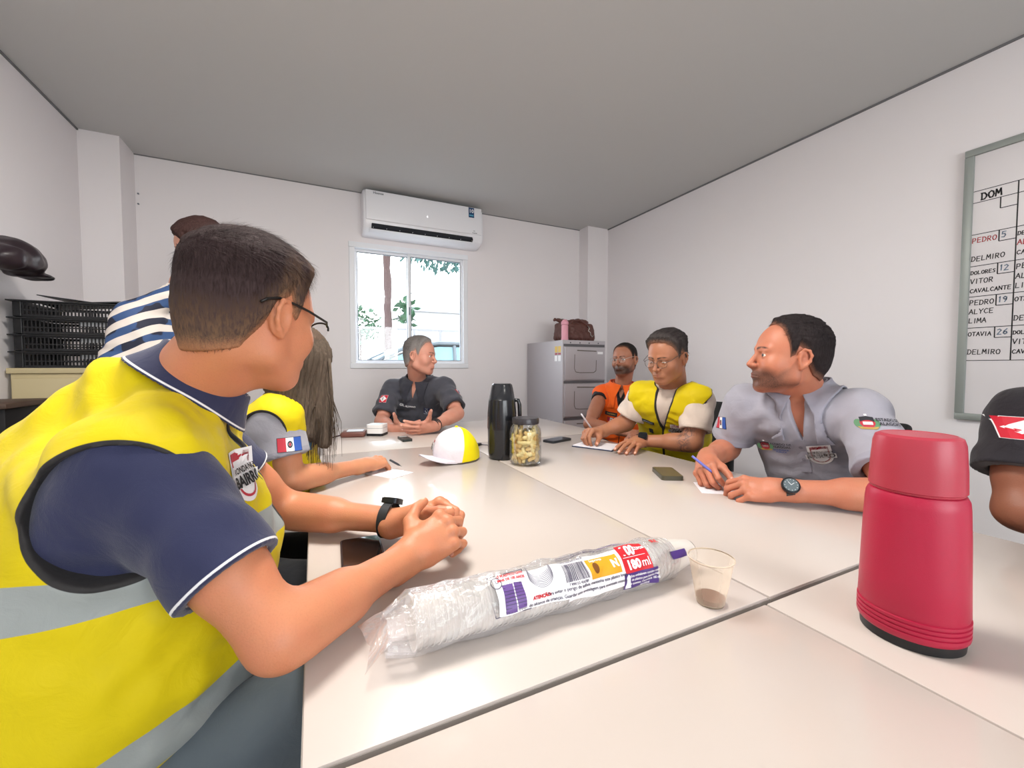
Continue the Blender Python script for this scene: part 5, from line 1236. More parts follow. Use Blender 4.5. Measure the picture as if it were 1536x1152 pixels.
# ---- 4: the man at the head of the table
def person_4():
    P = dict(label='man in a dark grey polo shirt gesturing below the window', girth=1.12, arm=1.08, belly=.02, res=.005, hres=.0026, dres=.0024)
    P['skin'] = skin_mat('skin_ruddy', '#cf9580', beard='#3c3230', beard_amt=.0); P['hairm'] = hair_mat('hair_grey_brown', '#5b5755', '#9a9795', '#b08573')
    P['shR'] = at(588, 584, 2.86); P['shL'] = at(666, 580, 2.80); P['neck'] = at(626, 569, 2.84); P['pelvis'] = np.array([.72, 3.16, .52])
    P['head'] = hframe(at(630, 534, 2.74), 128, -3, -3, 1.04); P['elR'] = at(572, 632, 2.70); P['elL'] = at(686, 620, 2.62)
    P['wrR'] = at(590, 644, 2.46); P['wrL'] = at(648, 640, 2.36)
    P['handR'] = hand('R', P['wrR'], (.75, -.62, .05), (.1, -.55, -.75), [(18, 22, 14), (20, 24, 14), (22, 26, 14), (24, 28, 16)], dict(out=72, down=-20, b1=-5, b2=-8))
    P['handL'] = hand('L', P['wrL'], (-.92, -.3, .02), (-.2, -.6, -.75), [(12, 18, 12), (14, 20, 12), (16, 22, 12), (18, 24, 14)], dict(out=72, down=-20, b1=-5, b2=-8))
    # palms turned up and towards each other
    P['handR']['back'] = np.array([-.25, -.25, -.9]); P['handL']['back'] = np.array([.1, .35, -.9])
    P['handR']['back'] = np.array([-.55, -.65, -.25])*1.0; P['handL']['back'] = np.array([.45, -.75, -.25])*1.0
    P['hair'] = dict(SHORT, top=.014, side=.006, seed=6, strands=1500, h=.003, recede=.012); P['eye_open'] = .0036; P['chub'] = .004
    build_person('person', P)
    shirt(P, cloth_mat('charcoal_polo', '#45464f', [('hem', .012, '#3b3c45')], bump=.5, var=.08), sleeve=.80, inf=.013, flare=.014, folds=.008, vneck=.08, vr=.018, h=.0045)
    collar(P, cloth_mat('charcoal_collar', '#33343d', ()), hgt=.045, flare=.03, point=.03, opening=.9)
    legs(P, darkt, shoem); Tm, _ = torso_frame(P); fw, up, xr = Tm['R'][:, 1], Tm['R'][:, 2], Tm['R'][:, 0]; o = (P['shL']+P['shR'])/2
    put(P, textmesh('CEL. ALVARO', .018, .0004), o+fw*.15-up*.085+xr*.042, fw, up, whitec, 'name_lettering', P['shirtF'])
    k = put(P, outline_fill(shield_pts(.04, .055)), o+fw*.15-up*.115-xr*.085, fw, up, navyc, 'badge', P['shirtF']); put(P, merge(ring_fill(ell_pts(.012, .014), .55, 1), shift(textmesh('GUARDA', .009, .0002), 0, -.021), grid(.02, .006, 2, 1, 0, .021)), o+fw*.15-up*.115-xr*.085, fw, up, mat('silver_print', '#aeb4bd', .5), 'badge_crest', P['shirtF'], .0018, k)
    flag_patch(P, P['shR']+(P['elR']-P['shR'])*.35, (-.55, -.85, .2), UP, P['shirtF'], .05, .05, 'diamond'); flag_patch(P, P['shL']+(P['elL']-P['shL'])*.30, (.75, -.7, .2), UP, P['shirtF'], .055, .045)
    for i in range(3):
        u = unit(P['wrL']-P['elL']); bm, M = band_wrap(P['wrL']-u*(.018+.012*i), u, UP, .0325+.0012*i, .006 if i else .009, .004); move_bm(obj('bracelet', bm, mat('dark_bracelet', '#1b1517', .5), P['root']), P['off'])
    PEOPLE[4] = P
# ---- 5: orange vest
def person_5():
    P = dict(label='bearded man with glasses in an orange civil defence style vest beside the filing cabinet', girth=1.02, arm=1.0, res=.005, hres=.0026)
    P['label'] = 'bearded man with thin glasses in an orange vest beside the filing cabinet'
    P['skin'] = skin_mat('skin_brown', '#a87158', beard='#1e1614', beard_amt=.85, lip='#7a463f', red='#8d4c3a'); P['hairm'] = hair_mat('hair_black_fade', '#15110f', '#2e2420', '#8a5c48')
    P['shR'] = at(902, 593, 3.05); P['shL'] = at(972, 595, 2.95); P['neck'] = at(933, 579, 3.03); P['pelvis'] = np.array([2.10, 2.50, .52])
    P['head'] = hframe(at(937, 540, 2.98), 248, 1, 2, 1.0); P['elR'] = at(884, 636, 2.78); P['wrR'] = at(935, 648, 2.62); P['elL'] = at(985, 650, 2.72); P['wrL'] = at(950, 652, 2.5)
    P['handR'] = hand('R', P['wrR'], (.3, -.9, 0), (0, 0, 1), [(20, 25, 15)]*4); P['handL'] = hand('L', P['wrL'], (-.5, -.8, 0), (0, 0, 1), [(20, 25, 15)]*4)
    P['hair'] = dict(SHORT, top=.009, side=.004, seed=7, strands=0, h=.003, recede=.03, rough=.001); P['glasses'] = dict(metal='#b9b2aa', w=.022, h=.017, drop=-.004, thick=.0009); P['beard_shape'] = 'full'
    build_person('person', P)
    shirt(P, cloth_mat('black_tshirt', '#17171b', ()), name='shirt', sleeve=.20, inf=.010, flare=.004)
    vest(P, cloth_mat('vest_orange', '#ee5f16', [('zip', .0035, '#2a1c18'), ('pipe', .006, '#3a2a26')], rough=.65, bump=.2, sheen=.05), hole=.072, inf=.022, folds=.006, vd=.10, vw=.03, hole_in=-.030, hole_out=.2, neckr=.075)
    collar(P, cloth_mat('orange_collar', '#ef641c', ()), rt=.014, hgt=.05, flare=.034, point=.035, opening=.9, lift=.020)
    legs(P, darkt, shoem); Tm, _ = torso_frame(P); fw, up, xr = Tm['R'][:, 1], Tm['R'][:, 2], Tm['R'][:, 0]; o = (P['shL']+P['shR'])/2
    k = put(P, grid(.085, .03, 6, 2), o+fw*.15-up*.105+xr*.075, fw, up, darkp, 'name_tag', P['vestF']); put(P, textmesh('OLIVEIRA', .015, .0004), o+fw*.15-up*.105+xr*.075, fw, up, goldp, 'name_lettering', P['vestF'], .002, k)
    flag_patch(P, o+fw*.15-up*.15+xr*.07, fw, up, P['vestF'], .055, .032)
    put(P, outline_fill(ell_pts(.028, .032)), o+fw*.15-up*.14-xr*.085, fw, up, whitec, 'badge', P['vestF']); put(P, ring_fill(ell_pts(.012, .014), .5, 1), o+fw*.15-up*.14-xr*.085, fw, up, darkp, 'badge_mark', P['vestF'], .002)
    PEOPLE[5] = P
# ---- 6: yellow vest, writing
def person_6():
    P = dict(label='man with glasses in a yellow vest over a cream t-shirt, looking down and writing', girth=1.0, arm=1.0, res=.005, hres=.0023, dres=.0021)
    P['skin'] = skin_mat('skin_olive', '#ad7658', beard='#2b211f', beard_amt=.0, red='#a35a44', tattoo=True); P['tattoo'] = True; P['hairm'] = hair_mat('hair_black_wavy', '#231e1e', '#5a5552', '#a07359')
    P['shL'] = at(1048, 601, 1.86); P['shR'] = at(962, 594, 2.06); P['neck'] = at(1010, 580, 1.98); P['pelvis'] = np.array([1.86, 1.70, .52])
    P['head'] = hframe(at(1001, 536, 1.88), 258, -16, -2, .955); P['elL'] = onz(1040, 664, .80); P['wrL'] = onz(962, 661, .79); P['elR'] = at(940, 634, 2.12); P['wrR'] = onz(899, 648, .81)
    P['handL'] = hand('L', P['wrL'], (-.75, -.28, .02), (.05, -.1, 1), [(14, 14, 8), (16, 14, 8), (16, 14, 8), (16, 14, 8)], dict(out=30, down=15, b1=8, b2=8), spread=(8, 2, -5, -13))
    P['handR'] = hand('R', P['wrR'], (-.62, -.15, .10), (-.30, .1, .8), [(48, 50, 25), (55, 60, 30), (60, 66, 30), (62, 66, 30)], dict(out=30, down=38, b1=8, b2=8))
    P['hair'] = dict(SHORT, top=.022, side=.006, quiff=.006, seed=8, strands=3000, h=.003, rough=.003, slen=(.005, .013), flow=(.3, .8, .1)); P['eye_open'] = .0018; P['gaze'] = (0, -25); P['glasses'] = dict(metal='#5d5651', w=.024, h=.019, drop=-.004, thick=.001)
    build_person('person', P)
    shirt(P, cloth_mat('cream_tshirt', '#d9cabd', [('hem', .012, '#d2c2b5')], bump=.3), name='shirt', sleeve=.72, inf=.012, flare=.018, folds=.006, vneck=0, open_r=.052)
    vest(P, vestmat('vest_yellow_c', 1, zw=.006), bands=(lambda v, q: np.abs(q[:, 2]-.12)-.03,), hole=.094, inf=.022, folds=.007, vd=.13, vw=.030, h=.0045, hole_in=.045, hole_up=.01)
    legs(P, darkt, shoem); Tm, _ = torso_frame(P); fw, up, xr = Tm['R'][:, 1], Tm['R'][:, 2], Tm['R'][:, 0]; o = (P['shL']+P['shR'])/2
    emblem_patrol(P, o+fw*.16-up*.095-xr*.085, fw-xr*.2, up, P['vestF'], 1.0)
    k = put(P, grid(.065, .022, 4, 2), o+fw*.16-up*.085+xr*.075, fw+xr*.1, up, darkp, 'name_tag', P['vestF']); put(P, textmesh('LEANDRO', .011, .0003), o+fw*.16-up*.085+xr*.075, fw+xr*.1, up, mat('silver_print', '#aeb4bd', .5), 'name_lettering', P['vestF'], .002, k)
    put(P, grid(.022, .03, 2, 2), o+fw*.16-up*.15+xr*.06, fw, up, darkp, 'pocket_tab', P['vestF'])
    u = unit(P['wrL']-P['elL']); watch(P, P['root'], P['off'], P['wrL']-u*.012, u, (-.45, -.75, .9), .0300, 'square', '#26282c')
    for i in range(2):
        bm, M = band_wrap(P['wrL']+u*(.010+.007*i), u, UP, .0285-.0004*i, .005, .003); move_bm(obj('bead_bracelet', bm, mat('brown_beads', '#5a3426', .5), P['root']), P['off'])
    PEOPLE[6] = P
# ---- 7: grey polo
def person_7():
    P = dict(label='stubbled man in a light grey polo shirt holding a pen over paper', girth=1.06, arm=1.06, cdir=(-.12, .06, 1.0), belly=.01, res=.0045, hres=.0022, dres=.0020)
    P['skin'] = skin_mat('skin_fair_tan', '#bf7c60', beard='#33241f', beard_amt=.80, lip='#9c5750', red='#c4604a'); P['hairm'] = hair_mat('hair_black_crop', '#1c1718', '#2d2625', '#9a6a55')
    P['shL'] = at(1292, 616, 1.28); P['shR'] = at(1118, 604, 1.50); P['neck'] = at(1208, 592, 1.42); P['pelvis'] = np.array([1.78, .86, .52])
    P['head'] = hframe(at(1183, 536, 1.345), 307, 5, 0, 1.04); P['elL'] = at(1345, 745, 1.06); P['wrL'] = onz(1172, 735, .792); P['elR'] = at(1092, 672, 1.60); P['wrR'] = onz(1060, 688, .825)
    P['handL'] = hand('L', P['wrL'], (-.55, .62, .0), (-.35, -.40, .75), [(32, 48, 22), (36, 52, 24), (38, 54, 24), (40, 54, 24)], dict(out=18, down=20, b1=0, b2=12), spread=(4, 0, -3, -7))
    P['handR'] = hand('R', P['wrR'], (-.60, -.42, -.15), (-.45, .30, .75), [(45, 62, 25), (52, 66, 30), (56, 68, 30), (58, 66, 30)], dict(out=32, down=32, b1=10, b2=15))
    P['hair'] = dict(line=([-.12, -.085, -.05, -.028, -.020, .006, .012, .024, .030, .042, .052, .070, .1], [-.060, -.066, -.052, -.020, .010, .030, .004, -.006, .028, .070, .094, .100, .104]), top=.016, side=.009, seed=10, strands=5000, h=.0026, recede=.020, rough=.003, flow=(.2, .6, .3), slen=(.006, .012)); P['eye_open'] = .0035; P['nose'] = 1.0; P['chub'] = .001; P['jaw'] = 1.02
    P['gaze'] = (-8, 0)
    build_person('person', P)
    shirt(P, cloth_mat('grey_polo', '#a3a2ae', [('hem', .020, '#9b9aa7')], bump=.6, var=.03, weave=1200), sleeve=.74, inf=.013, flare=.016, folds=.0045, vneck=.080, vr=.015, h=.004)
    collar(P, cloth_mat('grey_collar', '#9a9aa8', ()), rt=.012, hgt=.066, flare=.034, point=.022, opening=1.1, h=.0026)
    legs(P, darkt, shoem); Tm, _ = torso_frame(P); fw, up, xr = Tm['R'][:, 1], Tm['R'][:, 2], Tm['R'][:, 0]; o = (P['shL']+P['shR'])/2
    emblem_patrol(P, o+fw*.17-up*.115-xr*.060, fw-xr*.15, up, P['shirtF'], .95)
    emblem_state(P, o+fw*.17-up*.080+xr*.105, fw+xr*.1, up, P['shirtF'], .95, ('ESTADO DE', 'ALAGOAS', 'SEGURANCA', 'PUBLICA'))
    a = P['shL']+(P['elL']-P['shL'])*.14; emblem_state(P, a+np.array([-.06, -.02, .0]), (-.80, -.65, .15), UP, P['shirtF'], .95)
    flag_patch(P, P['shR']+(P['elR']-P['shR'])*.5, (-.9, .15, .2), UP, P['shirtF'], .05, .04)
    put(P, merge(grid(.030, .12, 2, 8, 0, -.05)), o+fw*.16-up*.075, fw, up, mat('placket_grey', '#a1a0ad', .85), 'placket', P['shirtF'], .0018)
    for i in range(2): put(P, outline_fill(ell_pts(.006, .006, 12), 1), o+fw*.16-up*(.095+.045*i), fw, up, mat('button_grey', '#85848f', .4), 'button', P['shirtF'], .0032)
    u = unit(P['wrL']-P['elL']); watch(P, P['root'], P['off'], P['wrL']-u*.014, u, (-.62, -.62, .62), .0315, 'round', '#2e3032')
    PEOPLE[7] = P
# ---- 8: arm at the right edge
def person_8():
    P = dict(label='person at the right edge in a black shirt with a red flag patch', girth=1.08, arm=1.12, res=.0055, hres=.005)
    P['skin'] = skin_mat('skin_deep', '#8f5b45', beard='#1e1614', red='#8a4a38'); P['hairm'] = hair_mat('hair_black_plain', '#151213', '#211c1c', '#7a503e')
    P['shR'] = at(1545, 626, 1.0); P['elR'] = at(1528, 790, .955)+np.array([0, 0, .0]); P['pelvis'] = np.array([1.82, -.02, .52]); P['shL'] = P['shR']+np.array([-.02, -.40, 0]); P['neck'] = (P['shL']+P['shR'])/2+np.array([.0, 0, .06])
    P['elR'][2] = .80
    P['head'] = hframe(P['neck']+np.array([-.05, 0, .17]), 300, 0, 0); P['wrR'] = P['elR']+np.array([-.02, -.26, -.005]); P['elL'] = P['shL']+np.array([-.1, 0, -.25]); P['wrL'] = P['elL']+np.array([-.2, .14, .01])
    P['handR'] = hand('R', P['wrR'], (-.1, -.9, 0), (0, 0, 1), [(20, 30, 20)]*4); P['handL'] = hand('L', P['wrL'], (-.9, .3, 0), (0, 0, 1), [(20, 30, 20)]*4)
    P['dres'] = .004; P['hair'] = dict(SHORT, top=.012, side=.006, seed=12, h=.005)
    build_person('person', P)
    shirt(P, cloth_mat('black_shirt', '#262329', (), var=.08, bump=.6), name='shirt', sleeve=.62, inf=.016, flare=.024, folds=.004, vneck=.05)
    collar(P, cloth_mat('black_collar', '#232126', ())); legs(P, darkt, shoem)
    flag_patch(P, P['shR']+(P['elR']-P['shR'])*.10-CR*.034, -CF*.9-CR*.5, UP, P['shirtF'], .085, .048, 'diamond')
    PEOPLE[8] = P

WHO = [1, 2, 3, 4, 5, 6, 7, 8]
for k in WHO: globals()['person_%d' % k]()
c0 = make_chair((1.66, .95, 0), 278, 'black office chair of the man in the light grey polo shirt'); chair_parts(c0)
for loc, hd, lb in (((1.86, 1.72, 0), 262, 'black office chair of the man in the yellow vest who writes'), ((.73, 3.2, 0), 190, 'black office chair of the man at the far end below the window'), ((2.12, 2.52, 0), 245, 'black office chair of the man in the orange vest'),
                    ((-.47, .8, 0), 80, 'black office chair of the man nearest the camera'), ((-.33, 1.5, 0), 80, 'black office chair of the woman with long hair'), ((1.84, -.02, 0), 275, 'black office chair of the person cut off by the right edge')):
    copy_chair(c0, loc, hd, lb)
# ------------------------------------------------------------------ things on the tables
def rm(loc, rz=0, rx=0, ry=0): return T(loc, (rx, ry, rz))
# red thermos
redm = mat('red_plastic', '#aa1a3c', .38, spec=.5, bump=.12, bscale=900, var=.04, vscale=12); redl = mat('red_cap_plastic', '#aa3445', .35, spec=.5, bump=.1, bscale=900)
tf = empty('thermos_flask', (.766, .276, TZ), 'red thermos flask with a black base on the nearest right table', 'thermos flask')
def oval(r, z, a): return r*math.cos(a)*1.0, r*math.sin(a)*1.0, z
prof = [(.0575, .014), (.0590, .016)]
for i in range(4): z = .020+i*.0062; prof += [(.0598, z), (.0598, z+.0034), (.0580, z+.0042), (.0580, z+.0054)]
prof += [(.0590, .047), (.0578, .09), (.0562, .15), (.0545, .190), (.0535, .200), (.0505, .2065), (.048, .2075)]
obj('flask_body', lathe(bmesh.new(), prof, 64), redm, tf, smooth=35)
obj('base_ring', lathe(bmesh.new(), [(.051, 0), (.0555, .001), (.0565, .0135), (.053, .0138)], 64), blackpl, tf, smooth=35)
obj('cup_lid', lathe(bmesh.new(), [(.0485, .2075), (.0495, .209), (.0495, .2105), (.0512, .212), (.0503, .24), (.0480, .275), (.0455, .2835), (.0400, .2865), (.039, .2858), (.0, .2858)], 64, cap=False), redl, tf, smooth=35)
obj('neck_ring', lathe(bmesh.new(), [(.0475, .203), (.0485, .2125)], 48), mat('dark_red_gap', '#5d1522', .6), tf)
# black thermos
bt_ = empty('thermos_flask', (.708, 1.575, TZ), 'tall black thermos flask with handle in the middle of the tables', 'thermos flask'); bgl = mat('black_gloss_plastic', '#1b1d22', .22, spec=.5, coat=.2)
obj('flask_body', lathe(bmesh.new(), [(.050, 0), (.055, .004), (.0555, .012), (.0585, .03), (.060, .12), (.0603, .123), (.0603, .126), (.0612, .127), (.060, .19), (.055, .245), (.0545, .2455), (.0545, .247), (.054, .2475), (.0455, .295), (.042, .308), (.036, .313), (.0, .3135)], 56, cap=False), bgl, bt_, smooth=35)
bm = bmesh.new(); tube(bm, [(.050, -.0, .243), (.068, -.0, .242), (.0735, -.0, .225), (.0755, -.0, .17), (.073, -.0, .135), (.060, -.0, .132)], .0085, 10); obj('flask_handle', bm, bgl, bt_); bt_.rotation_euler = (0, 0, R(-20))
# jar of snacks
jar = empty('glass_jar', (.748, 1.438, TZ), 'glass jar with a dark lid full of pale snack sticks beside the black thermos', 'jar')
gj = bpy.data.materials.new('jar_glass'); gj.use_nodes = True; t = NT(gj); tr = t.new('ShaderNodeBsdfTransparent'); tr.inputs[0].default_value = (.98, .99, .985, 1); gg = t.new('ShaderNodeBsdfGlossy'); gg.inputs['Roughness'].default_value = .03
fr_ = t.new('ShaderNodeFresnel'); fr_.inputs[0].default_value = 1.45; mx = t.new('ShaderNodeMixShader'); t.link(t.math('MULTIPLY_ADD', fr_.outputs[0], .5, .015), mx.inputs[0]); t.link(tr.outputs[0], mx.inputs[1]); t.link(gg.outputs[0], mx.inputs[2]); t.link(mx.outputs[0], t.n['Material Output'].inputs[0])
obj('jar_glass', lathe(bmesh.new(), [(.045, .0), (.056, .003), (.061, .012), (.0625, .03), (.0625, .125), (.060, .14), (.052, .152), (.050, .158), (.050, .166), (.047, .166), (.047, .156), (.057, .138), (.0600, .125), (.0600, .03), (.058, .012), (.052, .007), (.0, .006)], 48, cap=False), gj, jar)
obj('jar_lid', lathe(bmesh.new(), [(.0515, .160), (.0525, .161), (.0530, .180), (.051, .1835), (.0, .1838)], 48, cap=False), mat('jar_lid_dark', '#3c3a3e', .3, metal=.3), jar, smooth=35)
snm = [mat('snack_pale', '#f3dd9c', .6, bump=.5, bscale=120, var=.12, vscale=60), mat('snack_gold', '#e6c27a', .6, bump=.5, bscale=120, var=.15, vscale=60)]
rng = random.Random(11); metas = []
for k in range(5):
    bm = bmesh.new(); ln = .030+.006*k; cv = rng.uniform(-.4, .4)
    tube(bm, [(ln*(s-.5), cv*(s-.5)**2*ln*2, .0015*math.sin(s*9+k)) for s in [i/6 for i in range(7)]],   .0080, 8, rf=lambda s: (1+.12*math.sin(s*20+k))*(.72 if s in (0, 1) else 1))
    me = bpy.data.meshes.new('snack'); bm.to_mesh(me); bm.free(); me.materials.append(snm[k % 2]); me.polygons.foreach_set('use_smooth', [True]*len(me.polygons)); metas.append(me)
for i in range(125):
    z = .018+.112*(i/125)**.9+rng.uniform(-.004, .004); a = rng.uniform(0, 2*PI); r = (.0475 if i % 3 else .028)*rng.uniform(.85, 1.0)*(1 if z < .12 else .85)
    o = bpy.data.objects.new('snack_stick', metas[i % 5]); COL.objects.link(o)
    o.location = (jar.location.x+r*math.cos(a), jar.location.y+r*math.sin(a), TZ+z); tang = a+PI/2
    o.rotation_euler = Euler((rng.uniform(0, 6), rng.choice([rng.uniform(-.5, .5), PI/2+rng.uniform(-.35, .35)]), tang+rng.uniform(-.35, .35)))
    props(o, 'pale crunchy snack stick packed inside the glass jar', 'snack', 'snack sticks in the jar')
# cap
capO = np.array([.530, 1.615, TZ]); cdir = unit([-1, -.22, 0]); crt = np.array([-cdir[1], cdir[0], 0])*-1
Hc = dict(o=capO, R=np.stack([crt, cdir, [0, 0, 1.0]], 1), s=1.0)
def crown(p):
    q = loc_(p, Hc); y = q[:, 1]
    d = d_ell(q, (0, .008, .012), (.080, .098, .125)); d = smin(d, d_ell(q, (0, .05, .06), (.062, .045, .055)), .03); d = smax(d, -q[:, 2]+.006, .003)
    dent = .012*np.exp(-((q[:, 0]-.06)**2+(y-.045)**2+(q[:, 2]-.05)**2)/.0006)
    return (d+dent+.002*noise3(q, 30, 2))*.85
def crown_shell(p): return smax(crown(p), -(crown(p)+.004), .001)
capw = cloth_mat('cap_fabric', '#dfd9e0', [('yel', 0.0, '#e6d400')], bump=.3, sheen=.05)
ct = empty('baseball_cap', tuple(capO), 'white and yellow baseball cap lying on the table', 'cap')
me = sdf_mesh('cc', crown, capO-[.12, .12, .01], capO+[.12, .12, .16], .0028, capO, {'yel': lambda v: loc_(v, Hc)[:, 1]-.020+(loc_(v, Hc)[:, 2]-.05)*.25, 'x': lambda v: loc_(v, Hc)[:, 0]}); obj('crown', me, capw, ct)
bm = bmesh.new(); nU, nV = 24, 8; top = {}
def brimp(u, v, dz=0):
    a = -1+2*u; x = .078*a*(1-.12*v); y0 = .090*math.sqrt(max(0, 1-(x/.080)**2))*.95+.004; y = y0+v*(.082*math.sqrt(max(0, 1-abs(a)**2.6))+.0); z = .010+.018*v*(1-.2*v)-.030*(abs(a)**2)*(.2+.8*v)+.010*v*(1-abs(a))+.012; return Vector(wld((x, y, max(z+dz, .0012+(dz+.003 if dz else .003)*.3)), Hc)-capO)
for dz in (0, -.003):
    g = [[bm.verts.new(brimp(i/nU, j/nV, dz)) for j in range(nV+1)] for i in range(nU+1)]; top[dz] = g
    for i in range(nU):
        for j in range(nV): bm.faces.new((g[i][j], g[i+1][j], g[i+1][j+1], g[i][j+1]))
for i in range(nU): bm.faces.new((top[0][i][nV], top[0][i+1][nV], top[-.003][i+1][nV], top[-.003][i][nV]))
bmesh.ops.recalc_face_normals(bm, faces=bm.faces); obj('brim', bm, cloth_mat('brim_fabric', '#d6d1da', (), bump=.3, sheen=.05), ct)
bm = bmesh.new(); lathe(bm, [(.007, 0), (.008, .002), (.005, .006), (.001, .007)], 12, T((0, 0, 0))); o = obj('top_button', bm, capw, ct, loc=tuple(wld((0, .008, .136), Hc)-capO)); o.data.attributes.new('yel', 'FLOAT', 'POINT').data.foreach_set('value', [-1]*len(o.data.vertices))
PC = dict(root=ct, off=capO)
emblem_patrol(PC, wld((.028, .08, .062), Hc), Hc['R'] @ np.array([.55, .8, .1]), (0, 0, 1), crown, .75)
k = put(PC, outline_fill(rrect(.036, .014, .003)), wld((.06, -.055, .028), Hc), Hc['R'] @ np.array([.85, -.5, .0]), (0, 0, 1), navyc, 'side_tag', crown); put(PC, textmesh('ALAGOAS', .007, .0002), wld((.06, -.055, .028), Hc), Hc['R'] @ np.array([.85, -.5, .0]), (0, 0, 1), whitec, 'tag_lettering', crown, .002, k)
put(PC, merge(shift(textmesh('SEGURANCA', .0055, .0001), 0, .003), shift(textmesh('PUBLICA', .0055, .0001), 0, -.004)), wld((.075, -.022, .028), Hc), Hc['R'] @ np.array([.97, -.2, .0]), (0, 0, 1), darkp, 'side_lettering', crown, .0016)
# phones
def phone(loc, rz, col, label, w=.073, l=.148, th=.009, glass='#0d0f12'):
    p = empty('mobile_phone', loc, label, 'mobile phone', rz=rz); bm = bmesh.new(); prism(bm, rrect(w, l, .011), 0, th)
    obj('phone_case', bm, mat('phone_case_'+col[1:], col, .45), p, smooth=35); bm = bmesh.new(); prism(bm, rrect(w-.007, l-.007, .008), th, th+.0009); obj('phone_screen', bm, mat('phone_glass_'+glass[1:], glass, .06 if glass != '#5c5238' else .4, spec=.6), p, smooth=35); return p
phone((.082, .862, TZ), R(-2), '#2a1f20', 'mobile phone lying beside the forearms of the man nearest the camera', .080, .165, .010, '#1a1514')
phone((1.128, 1.815, TZ), R(-72), '#23262c', 'dark mobile phone lying beside the notepad of the writing man', .074, .15, .011)
phone((1.115, 1.065, TZ), R(-30), '#4b4838', 'olive grey mobile phone in a thick case beside the hand of the man in grey', .072, .135, .014, '#5c5238')
def sheet(loc, rz, w, l, label, name='paper_sheet', th=.0012, col='#e6e4ea', cat='paper'):
    o = obj(name, box((0, 0, th/2), (w, l, th), bev=.0003, seg=1), mat('paper_'+col[1:], col, .6), smooth=False, loc=loc, rot=(0, 0, rz)); return props(o, label, cat)
np_ = empty('notepad', (1.225, 1.60, TZ), 'open notepad with dark cover under the hands of the man who writes', 'notepad', rz=R(28)); obj('cover', box((0, 0, .002), (.15, .205, .004), bev=.001), mat('notepad_cover', '#1f2a4a', .5), np_, smooth=False); obj('pages', box((0, 0, .0065), (.143, .198, .005), bev=.0008), mat('paper_e6e4ea', '#e6e4ea', .6), np_, smooth=False)
sheet((1.16, .86, TZ), R(52), .12, .18, 'folded white paper under the hands of the man in grey'); sheet((.235, 1.525, TZ), R(35), .10, .15, 'white slip of paper under the hand of the woman writing', 'paper_sheet'); 
sheet((.255, 1.50, TZ+.0013), R(-12), .06, .08, 'small loose white note lying over the slip of paper', 'paper_note')
def pen(a, b, col, label, r=.0042):
    a, b = Vector(a), Vector(b); d = (b-a).normalized(); M = d.to_track_quat('Z', 'Y').to_matrix().to_4x4(); L_ = (b-a).length
    p = bpy.data.objects.new('pen', None); COL.objects.link(p); p.matrix_world = Matrix.Translation(a) @ M; p.empty_display_size = .05; props(p, label, 'pen')
    obj('barrel', lathe(bmesh.new(), [(.0022, .012), (r, .022), (r, L_-.03), (r*.9, L_)], 12), mat('pen_'+col[1:], col, .3), p); obj('pen_tip', lathe(bmesh.new(), [(.0004, 0), (.0022, .012), (r*.8, .021)], 12), steelw, p); return p
if 6 in PEOPLE: pass
pen(onz(898, 658, .757), at(872, 621, 2.02), '#e2dfe6', 'white pen in the writing hand of the man in the yellow vest')
pen(at(1074, 713, 1.28), at(1038, 684, 1.31), '#6b6fc0', 'blue and white pen held by the man in the grey polo shirt')
pen(onz(603, 700, .755), onz(585, 690, .79), '#3a3d44', 'dark pen under the fingers of the woman writing')
# far end things
wl = empty('wallet', (.195, 2.43, TZ), 'brown leather wallet with papers on the far table', 'wallet', rz=R(-14)); obj('wallet_cover', box((0, 0, .014), (.125, .10, .028), bev=.008, seg=3), mat('wallet_leather', '#6a4138', .45), wl); obj('card', box((.01, .0, .0315), (.085, .06, .005), bev=.001), mat('paper_d7dfe6', '#d7dfe6', .4), wl, smooth=False)
bm = bmesh.new(); tube(bm, [(-.06, -.02, .012), (-.085, -.045, .008), (-.105, -.075, .006)], .0045); obj('strap', bm, mat('dark_strap', '#3a2528', .5), wl)
wb_ = empty('small_case', (.318, 2.42, TZ), 'small white square case with a dark base on the far table', 'case', rz=R(-30)); bm = bmesh.new(); prism(bm, rrect(.092, .092, .014), .014, .042); obj('case_body', bm, mat('case_white', '#eae8e6', .35), wb_, smooth=35); bm = bmesh.new(); prism(bm, rrect(.092, .092, .014), .044, .062); obj('case_lid', bm, mat('case_white', '#eae8e6', .35), wb_, smooth=35)
bm = bmesh.new(); prism(bm, rrect(.094, .094, .014), 0, .0135); obj('case_base', bm, blackpl, wb_, smooth=35); bm = bmesh.new(); prism(bm, rrect(.05, .06, .004), .0621, .0635); obj('case_window', bm, mat('pale_blue_print', '#cfe3ea', .3), wb_, smooth=False); bm = bmesh.new(); prism(bm, rrect(.088, .088, .012), .0415, .0445); obj('case_seam', bm, inkg, wb_, smooth=False)
rd_ = empty('voice_recorder', (.425, 2.185, TZ), 'small dark device with a pale strip in front of the gesturing man', 'device', rz=R(4)); bm = bmesh.new(); prism(bm, rrect(.048, .115, .004), 0, .013); obj('device_body', bm, mat('device_dark', '#2c3433', .4), rd_, smooth=35); bm = bmesh.new(); prism(bm, rrect(.038, .018, .001), .013, .0138, T((0, .036, 0))); obj('device_display', bm, mat('device_strip', '#c8ccca', .4), rd_, smooth=False)
bm = bmesh.new(); tube(bm, [(.60, 1.985, TZ+.004), (.66, 1.955, TZ+.004), (.72, 1.90, TZ+.004), (.77, 1.83, TZ+.004), (.76, 1.72, TZ+.004)], .003); o = obj('cable', bm, mat('cable_grey', '#8b888c', .5)); props(o, 'thin grey cable on the table behind the black thermos', 'cable')
